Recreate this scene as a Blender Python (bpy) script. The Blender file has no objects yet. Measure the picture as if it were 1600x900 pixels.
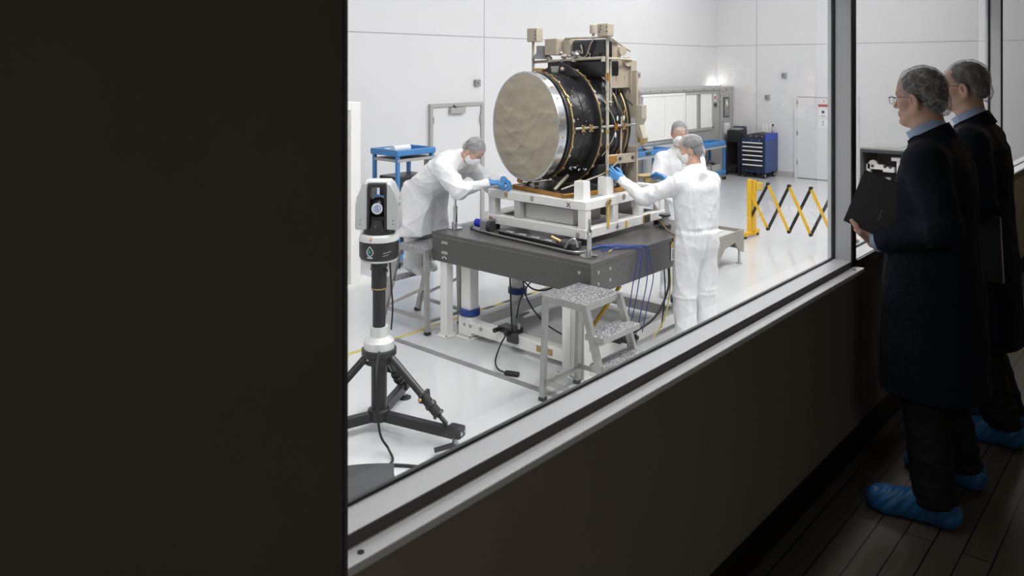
import bpy, bmesh, math, random
import numpy as np
from mathutils import Vector, Matrix
random.seed(7)
S = bpy.context.scene
COL = S.collection
# ---------------------------------------------------------------- camera, light, exposure
# World: X runs along the viewing window, Y goes through it into the clean room, Z up. Clean room floor z=0.
GZ = 0.65                 # gallery floor
ZC = 2.45                 # eye height
cam = bpy.data.cameras.new('camera'); co = bpy.data.objects.new('camera', cam); COL.objects.link(co)
co.location = (0, 0, ZC)
co.rotation_euler = (math.radians(90), 0, math.radians(41.44 - 90))
cam.sensor_width = 36; cam.lens = 36*1234/1600; cam.shift_y = -(450-105)/1600
cam.clip_start = 0.02; cam.clip_end = 100
cam.dof.use_dof = True; cam.dof.focus_distance = 7.0; cam.dof.aperture_fstop = 6.3
S.camera = co
S.view_settings.view_transform = 'Standard'; S.view_settings.look = 'None'
S.view_settings.gamma = 1; S.view_settings.use_curve_mapping = False
S.view_settings.exposure = 0.16
S.cycles.use_denoising = True
S.cycles.max_bounces = 10; S.cycles.sample_clamp_indirect = 6
S.cycles.caustics_reflective = False; S.cycles.caustics_refractive = False
w = bpy.data.worlds.new('world'); S.world = w; w.use_nodes = True
w.node_tree.nodes['Background'].inputs[0].default_value = (0.01, 0.01, 0.011, 1)
def area(name, loc, sx, sy, watts, col=(1, 1, 1), rot=(0, 0, 0)):
    l = bpy.data.lights.new(name, 'AREA'); l.shape = 'RECTANGLE'; l.size = sx; l.size_y = sy
    l.energy = watts; l.color = col
    o = bpy.data.objects.new(name, l); COL.objects.link(o); o.location = loc; o.rotation_euler = rot
    return o
for y, P in ((1.9, (50, 140, 156, 130, 68)), (4.7, (4, 12, 24, 46, 104)), (7.2, (0.5, 1.5, 3, 8, 48))):
    for x, p in zip((-1.2, 2.4, 6.0, 9.8, 13.8), P):
        area('ceiling_panel_light', (x, y, 5.85), 2.4, 0.9, p, (1.0, 0.995, 0.985))
area('gallery_fill_light', (7.4, -0.3, GZ+2.75), 1.0, 0.3, 11, (1.0, 0.86, 0.68))  # added unseen lamp, warms and brightens the far gallery floor
area('gallery_fill_light', (0.2, -1.3, GZ+2.75), 1.2, 0.4, 17, (1.0, 0.97, 0.90))  # added unseen lamp, dim ambient for the pier and low wall

# ---------------------------------------------------------------- materials
def mat(name, col, rough=0.5, metal=0.0, bump=0.0, bscale=30, var=0.0, vscale=8, spec=0.5, stretch=None, detail=4, alpha=None, emit=None, coat=0, bdist=0.01):
    m = bpy.data.materials.new(name); m.use_nodes = True
    nt = m.node_tree; b = nt.nodes['Principled BSDF']
    c = tuple(col)+(1,)
    b.inputs['Base Color'].default_value = c
    b.inputs['Roughness'].default_value = rough; b.inputs['Metallic'].default_value = metal
    b.inputs['Specular IOR Level'].default_value = spec
    if coat: b.inputs['Coat Weight'].default_value = coat
    if emit: b.inputs['Emission Color'].default_value = tuple(emit[:3])+(1,); b.inputs['Emission Strength'].default_value = emit[3]
    tc = nt.nodes.new('ShaderNodeTexCoord'); mp = nt.nodes.new('ShaderNodeMapping')
    nt.links.new(tc.outputs['Object'], mp.inputs[0])
    if stretch: mp.inputs['Scale'].default_value = stretch
    if var:
        n = nt.nodes.new('ShaderNodeTexNoise'); n.inputs['Scale'].default_value = vscale; n.inputs['Detail'].default_value = detail
        nt.links.new(mp.outputs[0], n.inputs[0])
        r = nt.nodes.new('ShaderNodeMapRange'); r.inputs[1].default_value = 0.25; r.inputs[2].default_value = 0.75
        r.inputs[3].default_value = 1-var; r.inputs[4].default_value = 1+var
        nt.links.new(n.outputs[0], r.inputs[0])
        mx = nt.nodes.new('ShaderNodeVectorMath'); mx.operation = 'SCALE'
        mx.inputs[0].default_value = col; nt.links.new(r.outputs[0], mx.inputs['Scale'])
        nt.links.new(mx.outputs[0], b.inputs['Base Color'])
    if bump:
        n = nt.nodes.new('ShaderNodeTexNoise'); n.inputs['Scale'].default_value = bscale; n.inputs['Detail'].default_value = 4
        nt.links.new(mp.outputs[0], n.inputs[0])
        bp = nt.nodes.new('ShaderNodeBump'); bp.inputs['Strength'].default_value = bump; bp.inputs['Distance'].default_value = bdist
        nt.links.new(n.outputs[0], bp.inputs['Height']); nt.links.new(bp.outputs[0], b.inputs['Normal'])
    return m
def ramp_mat(name, cols, tex, scale, rough=0.5, metal=0, bump=0.0, stretch=None, spec=0.5):
    """colour ramp over a noise/voronoi/wave texture; cols = [(pos, rgb), ...]"""
    m = mat(name, cols[0][1], rough, metal, spec=spec)
    nt = m.node_tree; b = nt.nodes['Principled BSDF']; mp = [n for n in nt.nodes if n.type == 'MAPPING'][0]
    if stretch: mp.inputs['Scale'].default_value = stretch
    if tex == 'noise': t = nt.nodes.new('ShaderNodeTexNoise'); t.inputs['Detail'].default_value = 6; o = t.outputs[0]
    elif tex == 'voronoi': t = nt.nodes.new('ShaderNodeTexVoronoi'); o = t.outputs['Distance']
    elif tex == 'edge': t = nt.nodes.new('ShaderNodeTexVoronoi'); t.feature = 'DISTANCE_TO_EDGE'; o = t.outputs['Distance']
    t.inputs['Scale'].default_value = scale
    nt.links.new(mp.outputs[0], t.inputs['Vector'])
    r = nt.nodes.new('ShaderNodeValToRGB')
    while len(r.color_ramp.elements) < len(cols): r.color_ramp.elements.new(0.5)
    for e, (p, c) in zip(r.color_ramp.elements, cols): e.position = p; e.color = tuple(c)+(1,)
    nt.links.new(o, r.inputs[0]); nt.links.new(r.outputs[0], b.inputs['Base Color'])
    if bump:
        bp = nt.nodes.new('ShaderNodeBump'); bp.inputs['Strength'].default_value = bump; bp.inputs['Distance'].default_value = 0.005
        nt.links.new(o, bp.inputs['Height']); nt.links.new(bp.outputs[0], b.inputs['Normal'])
    return m
def glass_mat(name, refl=0.05, tint=(1, 1, 1)):
    m = bpy.data.materials.new(name); m.use_nodes = True; nt = m.node_tree; nt.nodes.clear()
    o = nt.nodes.new('ShaderNodeOutputMaterial'); t = nt.nodes.new('ShaderNodeBsdfTransparent'); t.inputs[0].default_value = tuple(tint)+(1,)
    g = nt.nodes.new('ShaderNodeBsdfGlossy'); g.inputs['Roughness'].default_value = 0.0
    mx = nt.nodes.new('ShaderNodeMixShader'); mx.inputs[0].default_value = refl
    nt.links.new(t.outputs[0], mx.inputs[1]); nt.links.new(g.outputs[0], mx.inputs[2]); nt.links.new(mx.outputs[0], o.inputs[0])
    return m
def pane_mat(name, ior=1.35):
    """clear pane: both surfaces' reflection (2F - F^2) counted once, on entering"""
    m = glass_mat(name); nt = m.node_tree; mx = [n for n in nt.nodes if n.type == 'MIX_SHADER'][0]
    fr = nt.nodes.new('ShaderNodeFresnel'); fr.inputs['IOR'].default_value = ior
    ge = nt.nodes.new('ShaderNodeNewGeometry')
    def mth(op, x, y):
        n = nt.nodes.new('ShaderNodeMath'); n.operation = op
        for i, v in enumerate((x, y)):
            if isinstance(v, (int, float)): n.inputs[i].default_value = v
            else: nt.links.new(v, n.inputs[i])
        return n.outputs[0]
    one = mth('SUBTRACT', 1.0, fr.outputs[0]); refl = mth('SUBTRACT', 1.0, mth('MULTIPLY', one, one))
    nt.links.new(mth('MULTIPLY', refl, mth('SUBTRACT', 1.0, ge.outputs['Backfacing'])), mx.inputs[0])
    return m
def net_mat(name, base=0.25, line=0.85, scale=28):
    """thin non-woven hairnet: see-through film with creases that read whiter"""
    m = bpy.data.materials.new(name); m.use_nodes = True; nt = m.node_tree; nt.nodes.clear()
    o = nt.nodes.new('ShaderNodeOutputMaterial'); t = nt.nodes.new('ShaderNodeBsdfTransparent')
    d = nt.nodes.new('ShaderNodeBsdfDiffuse'); d.inputs[0].default_value = (0.82, 0.83, 0.85, 1)
    tl = nt.nodes.new('ShaderNodeBsdfTranslucent'); tl.inputs[0].default_value = (0.8, 0.81, 0.83, 1)
    ad = nt.nodes.new('ShaderNodeMixShader'); ad.inputs[0].default_value = 0.6
    nt.links.new(d.outputs[0], ad.inputs[1]); nt.links.new(tl.outputs[0], ad.inputs[2])
    tc = nt.nodes.new('ShaderNodeTexCoord')
    n = nt.nodes.new('ShaderNodeTexNoise'); n.inputs['Scale'].default_value = scale*0.6; n.inputs['Detail'].default_value = 3
    nt.links.new(tc.outputs['Object'], n.inputs[0])
    va = nt.nodes.new('ShaderNodeMixRGB'); va.inputs[0].default_value = 0.10
    nt.links.new(tc.outputs['Object'], va.inputs[1]); nt.links.new(n.outputs['Color'], va.inputs[2])
    v = nt.nodes.new('ShaderNodeTexVoronoi'); v.feature = 'DISTANCE_TO_EDGE'; v.inputs['Scale'].default_value = scale
    nt.links.new(va.outputs[0], v.inputs['Vector'])
    r = nt.nodes.new('ShaderNodeMapRange'); r.inputs[1].default_value = 0.0; r.inputs[2].default_value = 0.075
    r.inputs[3].default_value = line; r.inputs[4].default_value = base
    nt.links.new(v.outputs['Distance'], r.inputs[0])
    r2 = nt.nodes.new('ShaderNodeMapRange'); r2.inputs[1].default_value = 0.42; r2.inputs[2].default_value = 0.68; r2.inputs[3].default_value = 0.0; r2.inputs[4].default_value = line*0.55
    n3 = nt.nodes.new('ShaderNodeTexNoise'); n3.inputs['Scale'].default_value = scale*1.5; n3.inputs['Detail'].default_value = 3
    nt.links.new(va.outputs[0], n3.inputs[0]); nt.links.new(n3.outputs[0], r2.inputs[0])
    m0 = nt.nodes.new('ShaderNodeMath'); m0.operation = 'MAXIMUM'; nt.links.new(r.outputs[0], m0.inputs[0]); nt.links.new(r2.outputs[0], m0.inputs[1])
    lw = nt.nodes.new('ShaderNodeLayerWeight'); lw.inputs[0].default_value = 0.25
    mm = nt.nodes.new('ShaderNodeMath'); mm.operation = 'MAXIMUM'
    nt.links.new(m0.outputs[0], mm.inputs[0]); nt.links.new(lw.outputs['Facing'], mm.inputs[1])
    mx = nt.nodes.new('ShaderNodeMixShader')
    nt.links.new(mm.outputs[0], mx.inputs[0]); nt.links.new(t.outputs[0], mx.inputs[1]); nt.links.new(ad.outputs[0], mx.inputs[2])
    nt.links.new(mx.outputs[0], o.inputs[0])
    return m
M = {}
M['wall_white'] = mat('wall_white', (0.69, 0.69, 0.70), 0.45, var=0.012, vscale=1.5)
M['seam'] = mat('seam', (0.42, 0.42, 0.43), 0.6)
M['cove'] = mat('cove', (0.42, 0.42, 0.41), 0.4)
M['epoxy'] = mat('epoxy', (0.63, 0.64, 0.65), 0.13, bump=0.02, bscale=3, var=0.05, vscale=1.2, spec=0.55)
M['ceil'] = mat('ceil', (0.8, 0.8, 0.8), 0.8)
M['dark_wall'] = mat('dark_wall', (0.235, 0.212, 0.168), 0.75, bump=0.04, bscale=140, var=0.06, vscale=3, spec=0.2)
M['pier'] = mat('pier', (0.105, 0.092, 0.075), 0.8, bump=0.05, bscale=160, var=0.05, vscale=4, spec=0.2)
M['base_black'] = mat('base_black', (0.012, 0.010, 0.008), 0.6, spec=0.2)
M['alu'] = mat('alu', (0.74, 0.75, 0.77), 0.45, metal=0.2, bump=0.01, bscale=80, stretch=(1, 40, 40))
M['alu_sill'] = mat('alu_sill', (0.76, 0.767, 0.79), 0.5, metal=0.2, bump=0.01, bscale=60)
M['frame_dark'] = mat('frame_dark', (0.10, 0.095, 0.09), 0.5, spec=0.3)
M['gasket'] = mat('gasket', (0.012, 0.012, 0.013), 0.5)
M['glass'] = pane_mat('glass')
M['lens_glass'] = glass_mat('lens_glass', 0.08)
M['granite'] = ramp_mat('granite', [(0.0, (0.034, 0.0335, 0.033)), (0.45, (0.074, 0.073, 0.071)), (0.8, (0.16, 0.158, 0.154))], 'noise', 130, rough=0.32)
M['white_paint'] = mat('white_paint', (0.85, 0.85, 0.825), 0.35, var=0.03, vscale=6)
M['white_dull'] = mat('white_dull', (0.55, 0.55, 0.53), 0.5, var=0.05, vscale=5)
M['black_paint'] = mat('black_paint', (0.018, 0.018, 0.02), 0.35)
M['black_matte'] = mat('black_matte', (0.02, 0.02, 0.022), 0.7)
M['blanket'] = mat('blanket', (0.012, 0.013, 0.017), 0.30, bump=0.6, bscale=7, bdist=0.03, var=0.35, vscale=7, spec=0.6)
M['rubber'] = mat('rubber', (0.015, 0.015, 0.016), 0.6)
M['tan_cloth'] = mat('tan_cloth', (0.40, 0.355, 0.275), 0.75, bump=0.6, bscale=5.0, var=0.10, vscale=6, spec=0.25, stretch=(1, 0.55, 1.4), bdist=0.05)
M['tan_film'] = mat('tan_film', (0.44, 0.385, 0.30), 0.5, bump=0.5, bdist=0.02, bscale=14, var=0.10, vscale=9)
M['tan_tube'] = mat('tan_tube', (0.47, 0.43, 0.35), 0.45, bump=0.2, bscale=40, var=0.2, vscale=16)
M['silver_tape'] = mat('silver_tape', (0.58, 0.60, 0.62), 0.22, metal=0.85, bump=0.3, bscale=14, var=0.15, vscale=9)
M['kapton'] = mat('kapton', (0.42, 0.20, 0.035), 0.3, metal=0.35, bump=0.2, bscale=25, var=0.25, vscale=12)
M['gold'] = mat('gold', (0.50, 0.36, 0.15), 0.35, metal=0.6, bump=0.15, bscale=60, var=0.25, vscale=30)
M['yellow'] = mat('yellow', (0.78, 0.47, 0.02), 0.4, var=0.05, vscale=5)
M['yellow_tag'] = mat('yellow_tag', (0.70, 0.50, 0.08), 0.5)
M['steel'] = mat('steel', (0.52, 0.53, 0.53), 0.35, metal=0.75, var=0.08, vscale=3, bump=0.01)
M['steel_dull'] = mat('steel_dull', (0.42, 0.42, 0.40), 0.5, metal=0.35, var=0.06, vscale=4)
M['chrome'] = mat('chrome', (0.66, 0.66, 0.66), 0.15, metal=1.0)
M['stool_alu'] = mat('stool_alu', (0.40, 0.40, 0.385), 0.42, metal=0.6, var=0.12, vscale=10, bump=0.03)
M['tread'] = ramp_mat('tread', [(0.0, (0.72, 0.72, 0.72)), (0.30, (0.55, 0.55, 0.56)), (0.55, (0.22, 0.22, 0.23))], 'voronoi', 42, rough=0.4, metal=0.4, bump=0.6, stretch=(1, 1.7, 1))
M['blue_paint'] = mat('blue_paint', (0.055, 0.22, 0.50), 0.4, var=0.05, vscale=5)
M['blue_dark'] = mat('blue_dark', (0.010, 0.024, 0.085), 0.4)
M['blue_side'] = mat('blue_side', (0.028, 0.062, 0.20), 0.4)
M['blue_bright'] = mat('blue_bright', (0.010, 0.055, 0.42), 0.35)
M['blue_clamp'] = mat('blue_clamp', (0.012, 0.045, 0.24), 0.35)
M['blue_knob'] = mat('blue_knob', (0.012, 0.03, 0.55), 0.35)
M['tape_yellow'] = mat('tape_yellow', (0.62, 0.52, 0.16), 0.5, var=0.2, vscale=20)
M['strip_grey'] = mat('strip_grey', (0.30, 0.30, 0.30), 0.45, metal=0.3, var=0.2, vscale=9)
M['paper'] = mat('paper', (0.80, 0.80, 0.80), 0.7)
M['ink'] = mat('ink', (0.05, 0.05, 0.055), 0.6)
M['red_sign'] = mat('red_sign', (0.42, 0.035, 0.045), 0.5)
M['tracker_silver'] = mat('tracker_silver', (0.50, 0.53, 0.52), 0.32, metal=0.35, coat=0.2)
M['tracker_light'] = mat('tracker_light', (0.72, 0.73, 0.72), 0.35, metal=0.3)
M['lens_white'] = mat('lens_white', (0.70, 0.72, 0.76), 0.25)
M['lens_blue'] = mat('lens_blue', (0.12, 0.20, 0.42), 0.2)
M['emblem'] = mat('emblem', (0.55, 0.66, 0.66), 0.4)
M['teal'] = mat('teal', (0.05, 0.22, 0.22), 0.4)
M['case_grey'] = mat('case_grey', (0.050, 0.052, 0.058), 0.5, var=0.10, vscale=4, bump=0.05, bscale=8)
M['cable'] = mat('cable', (0.012, 0.012, 0.013), 0.5)
M['cable_blue'] = mat('cable_blue', (0.016, 0.05, 0.26), 0.4)
M['cable_grey'] = mat('cable_grey', (0.10, 0.10, 0.11), 0.45)
M['suit'] = mat('suit', (0.86, 0.865, 0.88), 0.62, bump=0.4, bscale=10, spec=0.3, bdist=0.03)
M['mask'] = mat('mask', (0.86, 0.87, 0.88), 0.7, bump=0.3, bscale=30)
M['glove'] = mat('glove', (0.075, 0.28, 0.62), 0.38, bump=0.2, bscale=45, var=0.06, vscale=20)
M['skin'] = mat('skin', (0.66, 0.41, 0.305), 0.5, bump=0.12, bscale=120, var=0.10, vscale=22, spec=0.35)
M['skin'].node_tree.nodes['Principled BSDF'].inputs['Subsurface Weight'].default_value = 0.08
M['skin'].node_tree.nodes['Principled BSDF'].inputs['Subsurface Radius'].default_value = (0.012, 0.004, 0.002)
M['navy'] = mat('navy', (0.0085, 0.0115, 0.0215), 0.78, bump=0.5, bscale=10, var=0.12, vscale=6, spec=0.18, bdist=0.025)
M['charcoal'] = mat('charcoal', (0.012, 0.0125, 0.014), 0.8, bump=0.3, bscale=10, spec=0.25)
M['shirt'] = mat('shirt', (0.42, 0.54, 0.78), 0.6, bump=0.1, bscale=60)
M['shoe_cover'] = mat('shoe_cover', (0.022, 0.125, 0.30), 0.45, bump=0.5, bscale=14, spec=0.4, stretch=(2.2, 0.7, 1))
M['hair_grey'] = ramp_mat('hair_grey', [(0.28, (0.042, 0.036, 0.032)), (0.47, (0.145, 0.132, 0.124)), (0.68, (0.42, 0.41, 0.40))], 'noise', 26, rough=0.55, bump=0.8, stretch=(2.5, 0.7, 0.7))
M['hair_brown'] = ramp_mat('hair_brown', [(0.30, (0.028, 0.022, 0.019)), (0.52, (0.085, 0.070, 0.060)), (0.75, (0.26, 0.24, 0.22))], 'noise', 26, rough=0.55, bump=0.8, stretch=(2.5, 0.7, 0.7))
M['hair_dark'] = ramp_mat('hair_dark', [(0.30, (0.018, 0.014, 0.012)), (0.7, (0.09, 0.075, 0.065))], 'noise', 26, rough=0.5, bump=0.8, stretch=(2.5, 0.7, 0.7))
M['net'] = net_mat('net', 0.27, 0.95, 24)
M['net_fine'] = net_mat('net_fine', 0.12, 0.34, 26)
M['net_white'] = net_mat('net_white', 0.52, 0.85, 24)
M['eye_white'] = mat('eye_white', (0.75, 0.72, 0.70), 0.2)
M['eye_dark'] = mat('eye_dark', (0.02, 0.015, 0.012), 0.15)
M['book_black'] = mat('book_black', (0.016, 0.016, 0.017), 0.45, bump=0.05, bscale=90)
M['folder_edge'] = mat('folder_edge', (0.42, 0.36, 0.28), 0.6)
M['glasses'] = mat('glasses', (0.035, 0.033, 0.032), 0.3, metal=0.7)
M['lamp_on'] = mat('lamp_on', (1, 1, 1), 0.5, emit=(1.0, 0.97, 0.88, 14))
M['cab_grey'] = mat('cab_grey', (0.40, 0.40, 0.385), 0.5, metal=0.15, var=0.05, vscale=3)
M['beige_metal'] = mat('beige_metal', (0.33, 0.315, 0.28), 0.5, metal=0.2, var=0.05, vscale=5)
M['orange'] = mat('orange', (0.55, 0.20, 0.02), 0.5)
# hazard tape: slanting black and yellow bands along local X
def band_mat(name, c1, c2, period, slant=1.0, bias=0.0, axis=(1, 0, 0), rough=0.45):
    m = mat(name, c1, rough); nt = m.node_tree; b = nt.nodes['Principled BSDF']; mp = [n for n in nt.nodes if n.type == 'MAPPING'][0]
    d = nt.nodes.new('ShaderNodeVectorMath'); d.operation = 'DOT_PRODUCT'; d.inputs[1].default_value = [a*2*math.pi/period for a in axis]
    nt.links.new(mp.outputs[0], d.inputs[0])
    s = nt.nodes.new('ShaderNodeMath'); s.operation = 'SINE'; nt.links.new(d.outputs['Value'], s.inputs[0])
    g = nt.nodes.new('ShaderNodeMath'); g.operation = 'GREATER_THAN'; g.inputs[1].default_value = bias; nt.links.new(s.outputs[0], g.inputs[0])
    mx = nt.nodes.new('ShaderNodeMixRGB'); mx.inputs[1].default_value = tuple(c1)+(1,); mx.inputs[2].default_value = tuple(c2)+(1,)
    nt.links.new(g.outputs[0], mx.inputs[0]); nt.links.new(mx.outputs[0], b.inputs['Base Color'])
    return m
M['hazard'] = band_mat('hazard', (0.65, 0.50, 0.08), (0.03, 0.03, 0.03), 0.30, axis=(1, 0.8, 0))
# plank floor of the gallery, boards along X
def plank_mat():
    m = mat('planks', (0.06, 0.05, 0.04), 0.28, spec=0.45); nt = m.node_tree; b = nt.nodes['Principled BSDF']; mp = [n for n in nt.nodes if n.type == 'MAPPING'][0]
    br = nt.nodes.new('ShaderNodeTexBrick'); br.inputs['Scale'].default_value = 1.0
    br.inputs['Brick Width'].default_value = 2.2; br.inputs['Row Height'].default_value = 0.098; br.inputs['Mortar Size'].default_value = 0.0028
    br.inputs['Color1'].default_value = (0.125, 0.104, 0.079, 1); br.inputs['Color2'].default_value = (0.10, 0.084, 0.064, 1); br.inputs['Mortar'].default_value = (0.012, 0.010, 0.008, 1)
    nt.links.new(mp.outputs[0], br.inputs['Vector'])
    n = nt.nodes.new('ShaderNodeTexNoise'); n.inputs['Scale'].default_value = 6; n.inputs['Detail'].default_value = 6
    m2 = nt.nodes.new('ShaderNodeMapping'); m2.inputs['Scale'].default_value = (0.6, 9, 1)
    tc = [x for x in nt.nodes if x.type == 'TEX_COORD'][0]
    nt.links.new(tc.outputs['Object'], m2.inputs[0]); nt.links.new(m2.outputs[0], n.inputs[0])
    mx = nt.nodes.new('ShaderNodeMixRGB'); mx.blend_type = 'MULTIPLY'; mx.inputs[0].default_value = 0.5
    nt.links.new(br.outputs['Color'], mx.inputs[1]); nt.links.new(n.outputs[0], mx.inputs[2]); nt.links.new(mx.outputs[0], b.inputs['Base Color'])
    bp = nt.nodes.new('ShaderNodeBump'); bp.inputs['Strength'].default_value = 0.4; bp.inputs['Distance'].default_value = 0.003; bp.invert = True
    nt.links.new(br.outputs['Fac'], bp.inputs['Height']); nt.links.new(bp.outputs[0], b.inputs['Normal'])
    return m
M['planks'] = plank_mat()

# ---------------------------------------------------------------- mesh helpers
def link(name, me, m, parent=None, smooth=False, ang=35):
    o = bpy.data.objects.new(name, me); COL.objects.link(o)
    if m is not None: me.materials.append(M[m] if isinstance(m, str) else m)
    if smooth:
        me.polygons.foreach_set('use_smooth', [True]*len(me.polygons))
        if ang < 180: me.set_sharp_from_angle(angle=math.radians(ang))
    if parent is not None: o.parent = parent
    return o
class B:
    """collects shapes into one mesh"""
    def __init__(s, off=None): s.bm = bmesh.new(); s.T = None if off is None else off
    def _xf(s, vs, T):
        for v in vs: v.co = T @ v.co
    def box(s, a, b, bev=0.0, seg=1, T=None):
        lo = [min(x, y) for x, y in zip(a, b)]; hi = [max(x, y) for x, y in zip(a, b)]
        r = bmesh.ops.create_cube(s.bm, size=1.0); vs = r['verts']
        for v in vs: v.co = Vector([lo[i]+(v.co[i]+0.5)*(hi[i]-lo[i]) for i in range(3)])
        if bev > 0:
            es = list({e for v in vs for e in v.link_edges})
            q = bmesh.ops.bevel(s.bm, geom=es, offset=bev, segments=seg, affect='EDGES', profile=0.5)
            vs = list({v for f in q['faces'] for v in f.verts} | {v for v in vs if v.is_valid})
        if T is not None: s._xf(vs, T)
        return s
    def cyl(s, p0, p1, r0, r1=None, n=16, cap=True):
        p0 = Vector(p0); p1 = Vector(p1); r1 = r0 if r1 is None else r1
        return s.rings([(p0, r0), (p1, r1)], n, cap)
    def rings(s, pr, n=12, cap=True):
        """rings of given radius along a straight or bent path"""
        pts = [Vector(p) for p, r in pr]; N = len(pts)
        t0 = (pts[1]-pts[0]).normalized()
        u = t0.orthogonal().normalized(); prev = t0; rows = []
        for i in range(N):
            t = (pts[min(i+1, N-1)]-pts[max(i-1, 0)])
            t = t.normalized() if t.length > 1e-9 else prev
            ax = prev.cross(t)
            if ax.length > 1e-7: u = Matrix.Rotation(prev.angle(t), 3, ax.normalized()) @ u
            u = (u-t*u.dot(t)).normalized(); v = t.cross(u); prev = t; r = pr[i][1]
            rows.append([s.bm.verts.new(pts[i]+(u*math.cos(2*math.pi*k/n)+v*math.sin(2*math.pi*k/n))*r) for k in range(n)])
        for a, b in zip(rows[:-1], rows[1:]):
            for k in range(n): s.bm.faces.new((a[k], a[(k+1) % n], b[(k+1) % n], b[k]))
        if cap: s.bm.faces.new(rows[0][::-1]); s.bm.faces.new(rows[-1])
        return s
    def tube(s, pts, r, n=6, sub=6):
        """cable through control points (Catmull-Rom)"""
        P = [Vector(p) for p in pts]
        if len(P) > 2 and sub > 1:
            Q = []; E = [2*P[0]-P[1]]+P+[2*P[-1]-P[-2]]
            for i in range(1, len(E)-2):
                for k in range(sub):
                    t = k/sub; a, b, c, d = E[i-1:i+3]
                    Q.append(0.5*((2*b)+(c-a)*t+(2*a-5*b+4*c-d)*t*t+(3*b-a-3*c+d)*t**3))
            Q.append(P[-1]); P = Q
        return s.rings([(p, r) for p in P], n)
    def lathe(s, prof, o=(0, 0, 0), axis='Z', n=48, close=False):
        """prof = [(radius, along)] round an axis through o"""
        rows = []; o = Vector(o)
        for r, h in prof:
            row = []
            for k in range(n):
                c, q = math.cos(2*math.pi*k/n)*r, math.sin(2*math.pi*k/n)*r
                p = {'Z': (c, q, h), 'X': (h, c, q), 'Y': (q, h, c)}[axis]
                row.append(s.bm.verts.new(o+Vector(p)))
            rows.append(row)
        pairs = list(zip(rows[:-1], rows[1:]))
        if close: pairs.append((rows[-1], rows[0]))
        for a, b in pairs:
            for k in range(n): s.bm.faces.new((a[k], a[(k+1) % n], b[(k+1) % n], b[k]))
        if not close:
            s.bm.faces.new(rows[0][::-1]); s.bm.faces.new(rows[-1])
        return s
    def prism(s, poly, a, b, plane='XZ', T=None):
        """polygon in a plane, extruded from a to b along the remaining axis"""
        f = {'XZ': lambda p, h: (p[0], h, p[1]), 'YZ': lambda p, h: (h, p[0], p[1]), 'XY': lambda p, h: (p[0], p[1], h)}[plane]
        A = [s.bm.verts.new(f(p, a)) for p in poly]; Bv = [s.bm.verts.new(f(p, b)) for p in poly]; n = len(poly)
        s.bm.faces.new(A[::-1]); s.bm.faces.new(Bv)
        for k in range(n): s.bm.faces.new((A[k], A[(k+1) % n], Bv[(k+1) % n], Bv[k]))
        if T is not None: s._xf(A+Bv, T)
        return s
    def bar(s, p0, p1, wx, wy, up=(0, 0, 1)):
        """square bar between two points"""
        p0 = Vector(p0); p1 = Vector(p1); t = (p1-p0); L = t.length; t.normalize()
        up = Vector(up); x = up.cross(t)
        if x.length < 1e-4: x = Vector((1, 0, 0)).cross(t)
        x.normalize(); y = t.cross(x)
        R = Matrix((x, y, t)).transposed().to_4x4(); R.translation = p0
        return s.box((-wx/2, -wy/2, 0), (wx/2, wy/2, L), T=R)
    def sphere(s, c, r, n=12, sc=(1, 1, 1)):
        q = bmesh.ops.create_uvsphere(s.bm, u_segments=n*2, v_segments=n, radius=r)
        for v in q['verts']: v.co = Vector((v.co.x*sc[0], v.co.y*sc[1], v.co.z*sc[2]))+Vector(c)
        return s
    def obj(s, name, m, parent=None, smooth=False, ang=35):
        bmesh.ops.recalc_face_normals(s.bm, faces=s.bm.faces)
        me = bpy.data.meshes.new(name); s.bm.to_mesh(me); s.bm.free()
        if s.T is not None: me.transform(s.T)
        return link(name, me, m, parent, smooth, ang)
INV = {}
def thing(name, label, cat, loc=(0, 0, 0), rotz=0.0, group=None):
    o = bpy.data.objects.new(name, None); COL.objects.link(o); o.empty_display_size = 0.1
    o.location = loc; o.rotation_euler = (0, 0, math.radians(rotz))
    o['label'] = label; o['category'] = cat
    if group: o['group'] = group
    INV[o.name] = (Matrix.Translation(loc) @ Matrix.Rotation(math.radians(rotz), 4, 'Z')).inverted()
    return o
def WB(root): return B(INV[root.name])         # build in world coordinates, stored relative to the thing
def tag(o, label, cat, group=None, kind=None):
    if label: o['label'] = label
    if cat: o['category'] = cat
    if group: o['group'] = group
    if kind: o['kind'] = kind
    return o
def struct(o): o['kind'] = 'structure'; return o
def dup(root, loc, rotz, label, group=None):
    r = root.copy(); COL.objects.link(r); r.location = loc; r.rotation_euler = (0, 0, math.radians(rotz)); r['label'] = label
    if group: r['group'] = group
    for c in list(root.children):
        d = c.copy(); COL.objects.link(d); d.parent = r
        for g in list(c.children):
            h = g.copy(); COL.objects.link(h); h.parent = d
    return r
# ================================================================ THE ROOMS
WX = 17.3; WY = 8.76; CH = 6.0
def slab(name, a, b, m, bev=0): return struct(B().box(a, b, bev).obj(name, m))
slab('floor', (-3, 1.36, -0.12), (WX+0.2, WY+0.2, 0), 'epoxy')
slab('floor_gallery', (-2.2, -2.0, GZ-0.12), (13, 1.235, GZ), 'planks')
slab('wall_back', (-3, WY, 0), (WX+0.2, WY+0.15, CH), 'wall_white')
slab('wall_right', (WX, 1.45, 0), (WX+0.15, WY, CH), 'wall_white')
slab('wall_left', (-3.15, 1.45, 0), (-3, WY, CH), 'wall_white')
slab('ceiling', (-3.1, 1.4, CH), (WX+0.2, WY+0.2, CH+0.1), 'ceil')
slab('ceiling_gallery', (-2.2, -2.0, GZ+2.85), (13, 1.235, GZ+2.95), 'dark_wall')
slab('wall_gallery_rear', (-2.2, -2.1, GZ), (13, -2.0, GZ+2.9), 'dark_wall')
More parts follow.
